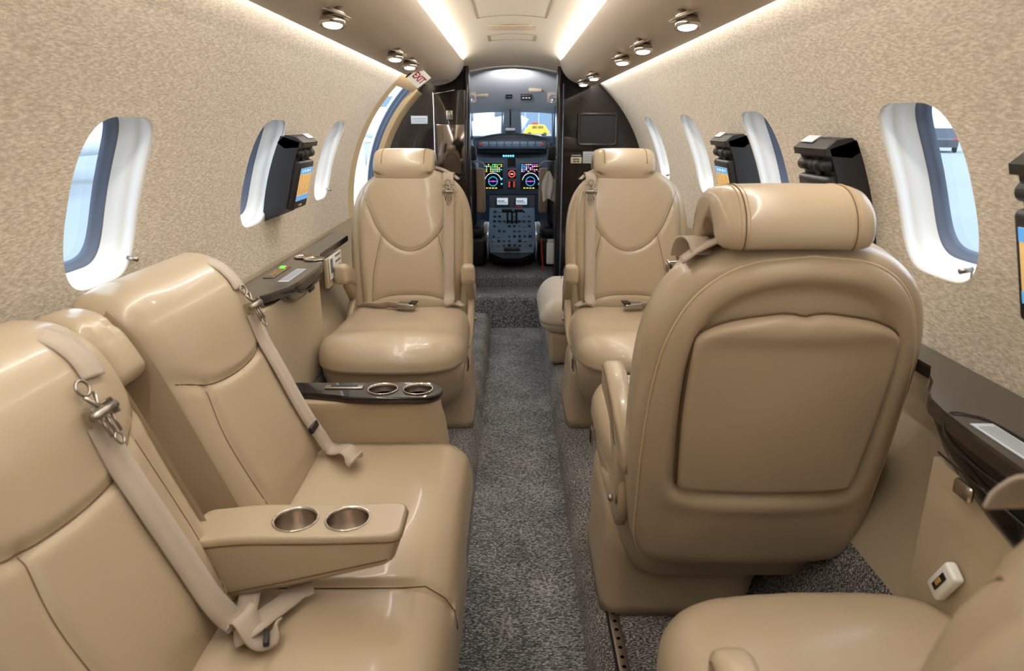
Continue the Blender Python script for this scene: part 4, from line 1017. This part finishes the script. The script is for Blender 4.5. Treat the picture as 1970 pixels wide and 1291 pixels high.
mb = MB(); tube(mb, [(-.012, 5.17, 1.155), (-.012, 5.21, 1.03)], .006, 0); lathe(mb, [(.012, -.01), (.014, 0), (.008, .012)], (-.012, 5.17, 1.155), None, 14, 1); box(mb, (-.012, 5.22, 1.0), (.07, .03, .018), .006, 1)
o = mb.build('windscreen_compass', [DBLACK, GREYLINER]); tag(o, 'small standby compass on the post between the windscreens', 'compass')
mb = MB(); v = []
for (x0, x1) in ((-.62, -.30), (.30, .62)): mb.add([(x0, 5.30, .85), (x1, 5.42, .93), (x1, 5.24, 1.16), (x0, 5.05, 1.16)], [(0, 1, 2, 3)])
mb.add([(-.62, 5.40, .3), (.62, 5.40, .3), (.62, 5.43, .95), (-.62, 5.43, .95)], [(0, 1, 2, 3)])
tag(mb.build('wall_cockpit_front', PANELGREY, fix=False), kind='structure')
# overhead liner details: vents, switches, air outlets
for k, (x, z, y, sx_, sz_, m_, lb, nm, ct) in enumerate(((-.02, 1.222, 4.83, .045, .018, DBLACK, 'small black slot left of centre in the cockpit ceiling', 'overhead_switch', 'switch'), (.095, 1.222, 4.83, .075, .05, mat('dark_bezel'), 'square switch panel in the cockpit ceiling, right of centre', 'switch_box', 'panel'),
        (-.20, 1.232, 4.80, .085, .022, mat('tan_strip', (170, 150, 130), .6), 'tan strip on the left of the cockpit ceiling', 'overhead_strip', 'vent'), (.15, 1.258, 4.68, .085, .02, mat('tan_strip'), 'tan strip on the right of the cockpit ceiling', 'overhead_strip', 'vent'),
        (-.27, 1.20, 4.72, .07, .05, mat('tan_strip'), 'tan padded sun visor at the left of the cockpit ceiling', 'sun_visor', 'visor'), (.265, 1.20, 4.72, .07, .05, mat('tan_strip'), 'tan padded sun visor at the right of the cockpit ceiling', 'sun_visor', 'visor'))):
    R_ = Matrix.Rotation(-.27, 3, 'X'); mb = MB(); box(mb, (0, 0, 0), (sx_, .05, sz_), .004, 0, Matrix.Rotation(.9, 3, 'X'))
    if nm == 'switch_box':
        for a in (-1, 0, 1): box(mb, (a * .02, -.025, -.02), (.012, .01, .006), 0, 1)
    o = mb.build(nm, [m_, PLACARD]); o.location = (x, y, z); tag(o, lb, ct)
for sg in (-1, 1):
    mb = MB(); R_ = rot3((1, 0, 0), (0, .45, 1)); lathe(mb, [(.028, 0), (.030, .004), (.022, .010), (.018, .004), (.012, .006), (.006, .014), (0, .014)], (0, 0, 0), R_.transposed() if False else Matrix.Rotation(1.15, 3, 'X'), 20)
    o = mb.build('air_outlet', mat('grey_gasper', (130, 126, 126), .35, metal=.5)); o.location = (sg * .262, 4.60, 1.185); tag(o, 'round air outlet at the %s of the cockpit ceiling' % ('left' if sg < 0 else 'right'), 'air outlet')
fl = area('added_cockpit_fill', (0, 4.13, 1.285), (0, 1, .10), .02, .25, 3.4, (.90, .95, 1), 1.9)  # unseen fill light added behind the header to brighten the cockpit liner
fl.rotation_euler = (PI / 2 + .02, 0, 0)
# glareshield and instrument panel
ip = empty('instrument_panel', (0, 4.95, .4), 0, 'slate-blue cockpit instrument panel with lit flight displays', 'instrument panel')
mb = MB(); L = []
for y, k in ((-.10, .94), (-.07, 1.0), (.10, 1.02), (.42, 1.0)):
    L.append([(x * .26 * k, y + .03 * (x * x), z) for x, z in ([(a, .575 - .035 * a * a + .0 * y - (.012 if k < .95 else 0)) for a in np.linspace(-1, 1, 15)] + [(a, .445) for a in np.linspace(1, -1, 15)])])
loft(mb, L); mb.build('glareshield', mat('dark_glareshield', (26, 32, 38), .6), ip)
mb = MB(); box(mb, (0, -.095, .500), (.46, .03, .055), .006); mb.build('guidance_panel', PANELGREY, ip)
mb = MB()
for k in range(8):
    x = -.185 + .053 * k; box(mb, (x, -.112, .505), (.040, .004, .030), .001, 0)
    for j in range(3): box(mb, (x - .012 + .012 * j, -.116, .500 + .008 * (j % 2)), (.006, .004, .006), .001, 1)
for x in (-.21, .205): box(mb, (x, -.113, .505), (.018, .004, .018), .001, 2)
mb.build('guidance_controls', [PANELLT, DBLACK, REDM], ip)
mb = MB(); box(mb, (0, .0, .30), (.50, .05, .29), .01); mb.build('panel_face', PANELGREY, ip)
mb = MB()
for k in range(5): lathe(mb, [(.0055, 0), (.004, .003), (0, .003)], (-.058 + .0165 * k, -.028, .424), Matrix.Rotation(PI / 2, 3, 'X'), 10, 0)
mb.build('warning_light', CYAN, ip)
GL = {n_: mat('glow_' + n_, c_, .5, emit=c_, es=1.6) for n_, c_ in dict(green=(60, 230, 70), yellow=(240, 220, 60), magenta=(200, 70, 220), cyan=(60, 190, 240), white=(220, 225, 230), red=(230, 80, 60)).items()}
GLL = list(GL.values())
def disp(x0, x1, z0, z1, kind):
    cx_, cz_ = (x0 + x1) / 2, (z0 + z1) / 2 - .4
    mb = MB(); box(mb, (cx_, -.027, cz_), (x1 - x0 + .014, .006, z1 - z0 + .014), .003); d = mb.build('display', mat('display_frame', (60, 76, 92), .4), ip)
    mb = MB(); box(mb, (cx_, -.0305, cz_), (x1 - x0, .002, z1 - z0), 0); mb.build('display_glass', SCRK, d)
    mb = MB(); rg = random.Random(int(x0 * 1000) + 5); y = -.0325; W_, H_ = x1 - x0, z1 - z0
    if kind == 'nav':
        r_ = W_ * .40; c = (cx_, cz_ - H_ * .20)
        tube(mb, [(c[0] + r_ * math.cos(t), y, c[1] + r_ * math.sin(t)) for t in np.linspace(.15, PI - .15, 22)], .0016, 4, 5)
        tube(mb, [(c[0] + r_ * .55 * math.cos(t), y, c[1] + r_ * .55 * math.sin(t)) for t in np.linspace(0, 2 * PI, 22)[:-1]], .0014, 3, 5, True)
        box(mb, (c[0], y, c[1]), (r_ * 1.1, .001, .004), 0, 2); box(mb, (c[0] - .0, y, c[1]), (.006, .0012, .010), 0, 2)
        for j in range(5):
            for k in range(9):
                if rg.random() < .72: box(mb, (x0 + W_ * (.08 + .105 * k), y, cz_ + H_ * (.44 - .065 * j)), (W_ * .065, .001, H_ * .028), 0, rg.choice([0, 1, 4, 0, 1, 4, 3] if x0 < 0 else [2, 4, 1, 2, 3]))
        for k in range(4): box(mb, (x0 + W_ * (.2 + .15 * k), y, cz_ - H_ * .46), (W_ * .1, .001, .005), 0, 1)
        for k in range(2): box(mb, (x1 - W_ * .07, y, cz_ - H_ * (.1 + .2 * k)), (W_ * .08, .001, .01), 0, 3)
    elif kind == 'round':
        tube(mb, [(cx_ + W_ * .36 * math.cos(t), y, cz_ + W_ * .36 * math.sin(t)) for t in np.linspace(0, 2 * PI, 18)[:-1]], .003, 5, 5, True)
        box(mb, (cx_, y, cz_), (W_ * .35, .001, .005), 0, 4)
    elif kind == 'bars':
        for k in range(4):
            for sx_ in (-1, 1): box(mb, (cx_ + sx_ * W_ * .3, y, cz_ + H_ * (.32 - .2 * k)), (W_ * .2, .001, H_ * .08), 0, 5)
    mb.build('display_symbols', GLL, d) if mb.v else None
disp(-.205, -.063, .597, .776, 'nav'); disp(.059, .200, .597, .776, 'nav')
disp(-.030, .024, .752, .810, ''); disp(-.030, .028, .672, .730, 'round'); disp(-.030, .026, .602, .655, 'bars')
# centre pedestal
cp = empty('cockpit_pedestal', (0, 4.5, .17), 0, 'slate-grey centre console with throttle levers and many switches between the crew seats', 'console')
mb = MB()
def ped(y, w1, w0, z): return [(-w0, y, -.0), (-w1, y, z), (w1, y, z), (w0, y, 0)]
loft(mb, [[(-.16, .40, .0), (-.16, .40, .385), (.16, .40, .385), (.16, .40, 0)], [(-.16, .38, 0), (-.16, .36, .30), (.16, .36, .30), (.16, .38, 0)], [(-.15, .0, 0), (-.155, -.10, .155), (.155, -.10, .155), (.15, .0, 0)], [(-.12, -.16, 0), (-.135, -.33, .105), (.135, -.33, .105), (.12, -.16, 0)], [(-.05, -.20, 0), (-.055, -.42, .09), (.055, -.42, .09), (.05, -.20, 0)]], smooth=False)
mb.build('console_body', mat('black_console', (20, 22, 26), .55), cp)
def ptop(x, t):  # t 0..1 from rear to front along the sloped top
    y = -.33 + t * .69; z = np.interp(y, [-.33, -.10, .36], [.105, .155, .30]); return (x, y, z)
mb = MB(); mb.add([ptop(-.132, .0), ptop(.132, .0), ptop(.152, .33), ptop(-.152, .33), ptop(.157, 1), ptop(-.157, 1)], [(0, 1, 2, 3), (3, 2, 4, 5)], 0, False)
for i_, v_ in enumerate(mb.v): mb.v[i_] = (v_[0], v_[1] - .002, v_[2] + .003)
mb.build('console_top', PANELLT, cp)
rg = random.Random(11)
for j in range(8):
    t = .16 + .105 * j
    for k in range(8):
        if rg.random() < .72:
            mb = MB(); x = -.118 + .0335 * k; q = Vector(ptop(x, t)) + Vector((0, 0, .007)); box(mb, q, (rg.uniform(.010, .022), .024, rg.uniform(.004, .018)), .001, 0)
            mb.build('switch', rg.choice([DBLACK, DBLACK, PANELGREY, GREYPR]), cp)
mb = MB()
for x, hgt in ((-.03, .08), (.0, .085), (.03, .08)): box(mb, Vector(ptop(x, .66)) + Vector((0, 0, hgt / 2)), (.014, .03, hgt), .003, 0)
box(mb, Vector(ptop(-.035, .66)) + Vector((0, 0, .085)), (.07, .035, .022), .006, 0); box(mb, Vector(ptop(.045, .66)) + Vector((0, 0, .085)), (.06, .035, .02), .006, 0); box(mb, Vector(ptop(.045, .68)) + Vector((0, 0, .104)), (.05, .03, .010), .003, 1)
mb.build('throttle_levers', [DBLACK, REDM], cp)
mb = MB(); 
for x in (-.067, .067): box(mb, (x, .365, .34), (.100, .012, .07), .003, 0); box(mb, (x, .357, .348), (.076, .004, .045), 0, 1); box(mb, (x - .01, .354, .35), (.05, .002, .006), 0, 0); box(mb, (x, .354, .338), (.06, .002, .004), 0, 0)
mb.build('keypad_display', [PANELGREY, SCRW], cp)
mb = MB(); box(mb, Vector(ptop(0, .07)) + Vector((0, 0, .008)), (.10, .06, .014), .004); mb.build('trim_knob', DBLACK, cp)
# crew seats
def crew(sg, label):
    root = empty('crew_seat', (sg * .30, 4.45, .17), 0, label, 'pilot seat')
    mb = MB(); box(mb, (sg * .01, .05, .21), (.26, .42, .08), .03); mb.build('seat_cushion', mat('black_seat_shell', (18, 19, 22), .5), root)
    mb = MB(); box(mb, (sg * .03, -.14, .45), (.22, .08, .40), .03); mb.build('backrest', mat('black_seat_shell', (18, 19, 22), .5), root)
    mb = MB(); box(mb, (-sg * .105, -.12, .47), (.055, .10, .27), .012); mb.build('back_bolster', CREWL, root)
    mb = MB(); box(mb, (0, -.13, .69), (.17, .06, .10), .025); mb.build('headrest', mat('black_seat_shell'), root)
    mb = MB(); tube(mb, catmull([(-sg * .14, -.15, .62), (-sg * .10, -.15, .645), (-sg * .04, -.15, .648), (.0, -.15, .63)], 5), .006, 0); mb.build('top_rail', mat('pale_rail', (170, 176, 184), .3), root)
    mb = MB(); box(mb, (-sg * .128, .04, .215), (.030, .14, .07), .014, 0); box(mb, (-sg * .128, .0, .150), (.026, .09, .05), .01, 1); mb.build('armrest', [SHEEP, CREWL], root)
    mb = MB(); box(mb, (0, .0, .09), (.26, .36, .18), .02); mb.build('seat_base', DBLACK, root)
    return root
crew(-1, 'left pilot seat, black shell with tan side bolster, seen through the doorway'); crew(1, 'right pilot seat, black shell with tan side bolster, seen through the doorway')
for sg, lb in ((-1, 'left'), (1, 'right')):
    mb = MB(); box(mb, (0, 0, 0), (.05 if sg < 0 else .03, .10, .66), .01); o = mb.build('cockpit_partition', DBLACK); o.location = (sg * .262, 4.10, .50); tag(o, 'narrow black partition inside the %s edge of the cockpit doorway' % lb, 'partition')
mb = MB(); tube(mb, catmull([(-.275, 4.74, .62), (-.295, 4.76, .80), (-.29, 4.78, .93), (-.25, 4.80, .80), (-.245, 4.80, .70)], 6), .018, 0, 10)
o = mb.build('window_curtain', mat('pale_blue_curtain', (120, 150, 170), .7)); tag(o, 'slim pale blue curtain inside the cockpit, left of the windscreen', 'curtain')
# cloth hanging on the right, red strap, paper holder
mb = MB(); v = []
for j in range(9):
    t = j / 8; w_ = .008 + .034 * math.sin(min(t * 1.5, 1) * PI / 2) * (1 - .35 * max(0, t - .6) / .4)
    for i in range(9):
        a = -1 + i / 4; v.append((a * w_, .012 * math.sin(a * 6 + t * 3) * t, -.155 * t - (.02 * abs(a) if t > .9 else 0)))
mb.add(v, [(j * 9 + i, j * 9 + i + 1, (j + 1) * 9 + i + 1, (j + 1) * 9 + i) for j in range(8) for i in range(8)])
n0 = len(v); mb.add([(p[0], p[1] + .004, p[2]) for p in v], [(j * 9 + i, j * 9 + i + 1, (j + 1) * 9 + i + 1, (j + 1) * 9 + i) for j in range(8) for i in range(8)])
o = mb.build('hanging_cloth', TOWEL, fix=False); o.location = (.212, 4.06, .775); tag(o, 'white cloth hanging inside the right edge of the cockpit doorway', 'cloth')
mb = MB(); tube(mb, catmull([(.178, 4.16, .36), (.186, 4.15, .25), (.192, 4.13, .165)], 6), .005); o = mb.build('red_strap', REDM); tag(o, 'thin red strap hanging beside the centre console', 'strap')
mb = MB(); box(mb, (0, 0, 0), (.052, .02, .13), .006, 0); box(mb, (0, -.001, .074), (.045, .015, .02), .004, 1)
o = mb.build('document_holder', [PAPER, PLACARD]); o.location = (.232, 4.03, .30); tag(o, 'white paper sleeve at the foot of the right doorway post', 'document')

# seat tracks on the raised floor
for k, (x, y0, y1, lb) in enumerate(((.222, .2, 1.30, 'metal seat track beside the aisle, in front of the nearest seat'), (.455, .2, 1.24, 'seat track nearer the right wall, under the rear-view seat'))):
    mb = MB(); box(mb, (0, 0, .003), (.022, y1 - y0, .006), .001, 0); box(mb, (-.014, 0, .002), (.004, y1 - y0, .008), 0, 2)
    for j in range(int((y1 - y0) / .026)): lathe(mb, [(.0045, .0062), (.0001, .0062)], (0, -(y1 - y0) / 2 + .013 + .026 * j, 0), None, 8, 1)
    o = mb.build('seat_track', [STEEL, DBLACK, DBLACK]); o.location = (x, (y0 + y1) / 2, 0); tag(o, lb, 'seat track')

# ------------------------------------------------------------------ outside: apron, vehicles, aircraft
mb = MB(); mb.add([(-200, -200, -.78), (200, -200, -.78), (200, 300, -.78), (-200, 300, -.78)], [(0, 1, 2, 3)], 0, False)
tag(mb.build('ground', CONCRETE, fix=False), kind='structure')
def vehicle(name, label, cat, loc, rz, body, L_=4.6, H_=1.65, W_=1.85, roof=(.22, .95), m=None):
    root = empty(name, loc, rz, label, cat)
    mb = MB(); pr = [(-L_ / 2, .35), (-L_ / 2, .85), (-L_ / 2 + L_ * roof[0] * .3, .95), (-L_ / 2 + L_ * roof[0], H_ * .97), (-L_ / 2 + L_ * .5, H_), (-L_ / 2 + L_ * roof[1] * .85, H_ * .96), (-L_ / 2 + L_ * roof[1], .98), (L_ / 2, .85), (L_ / 2, .35)]
    loft(mb, [[(x, y, .9 + (z - .9) * k) for x, z in pr] for y, k in ((-W_ / 2, .86), (-W_ / 2 + .12, 1), (W_ / 2 - .12, 1), (W_ / 2, .86))], smooth=False); mb.build('body', body, root)
    mb = MB()
    for sy in (-1, 1):
        for a, b in ((.30, .52), (.54, .76)): box(mb, (-L_ / 2 + L_ * (a + b) / 2, sy * (W_ / 2 - .03), H_ * .76), (L_ * (b - a), .06, H_ * .26), .02)
    mb.build('windows', GLASSD, root)
    for sx_ in (-1, 1):
        for sy in (-1, 1):
            mb = MB(); lathe(mb, [(.0, -.1), (.33, -.1), (.35, -.06), (.35, .06), (.33, .1), (0, .1)], (sx_ * L_ * .31, sy * (W_ / 2 - .1), .35), Matrix.Rotation(PI / 2, 3, 'X'), 20); mb.build('wheel', TYRE, root)
    mb = MB()
    for sy in (-1, 1): box(mb, (-L_ / 2 - .01, sy * W_ * .38, .9), (.04, .2, .12), .02)
    mb.build('tail_light', REDM, root)
    return root
G = -.78
vehicle('parked_car', 'dark sport utility vehicle on the apron, seen through the nearest right window', 'car', (30.3, 50.0, G), 1.05, CARBLACK)
vehicle('service_truck', 'yellow service truck on the apron, seen through the right windscreen', 'truck', (4.1, 120, G), .1, YELLOW, 4.2, 1.9)
mb = MB(); box(mb, (0, 0, 0), (1.1, .5, .30), .03); o = mb.build('beacon_bar', REDM); o.location = (3.9, 120, G + 2.05); tag(o, 'red beacon bar on the roof of the yellow truck', 'beacon')
def plane(name, label, loc, rz, L_=12., k=1.0):
    root = empty(name, loc, rz, label, 'aircraft')
    mb = MB(); st = [(-.5, .02, .25), (-.47, .3, .1), (-.42, .55, .03), (-.34, .78, 0), (-.2, .85, 0), (.1, .85, 0), (.3, .7, .08), (.45, .35, .3), (.5, .08, .4)]
    loft(mb, [[(x * L_, .95 * r * k * math.cos(t), 1.75 * k + dz_ - .2 + r * k * math.sin(t)) for t in np.linspace(0, 2 * PI, 25)[:-1]] for x, r, dz_ in st]); mb.build('fuselage', CARWHITE, root)
    mb = MB()
    for sy in (-1, 1): loft(mb, [[(x, sy * y, z + .9 * k) for x, z in ((a, 0), (a + c_ * .3, .12 * k), (a + c_, 0), (a + c_ * .3, -.06 * k))] for y, a, c_ in ((.3, -.6, 2.2 * k), (6.4 * k, .9, 1.0 * k))])
    mb.build('wing', CARWHITE, root)
    mb = MB(); loft(mb, [[(x, y, z) for x, y in ((a, -.09), (a + c_ * .4, -.12), (a + c_, 0), (a + c_ * .4, .12), (a, .09))] for z, a, c_ in ((2.2 * k, .34 * L_, 2.4 * k), (4.6 * k, .46 * L_, 1.3 * k))]); mb.build('tail_fin', CARWHITE, root)
    mb = MB()
    for sy in (-1, 1): box(mb, (-.405 * L_, sy * .42 * k, 2.05 * k), (.75 * k, .05, .30 * k), .05, 0, Matrix.Rotation(sy * .45, 3, 'Z'))
    for sy in (-1, 1):
        for j in range(6): box(mb, (-.27 * L_ + j * .75, sy * .78 * k, 1.9 * k), (.32, .10, .38), .08)
    mb.build('windows', GLASSD, root)
    mb = MB()
    for x, y in ((-.38 * L_, 0), (.05 * L_, 1.6 * k), (.05 * L_, -1.6 * k)):
        lathe(mb, [(0, -.1), (.25, -.1), (.27, 0), (.25, .1), (0, .1)], (x, y, .27), Matrix.Rotation(PI / 2, 3, 'X'), 16); tube(mb, [(x, y, .3), (x, y, 1.1 * k)], .07)
    mb.build('landing_gear', TYRE, root)
    return root
plane('parked_jet', 'white jet parked ahead, its nose seen through the left windscreen', (-4.6, 38, G), PI * .92 - .2, 12, 1.15)
plane('parked_jet', 'white aircraft parked to the left, seen through the nearest left window', (-16.5, 22, G), .55, 13, 1.0)
mb = MB(); box(mb, (0, 0, 4), (90, 8, 8), 0)
for k in range(30): box(mb, (-43 + 3 * k, -4.05, 3.5), (.3, .1, 7), 0, 1)
o = mb.build('hangar', [BLDG, mat('light_cladding_rib', (170, 186, 200), .7)]); o.location = (10, 165, G); tag(o, 'long grey-blue hangar on the horizon ahead of the cockpit', 'building')
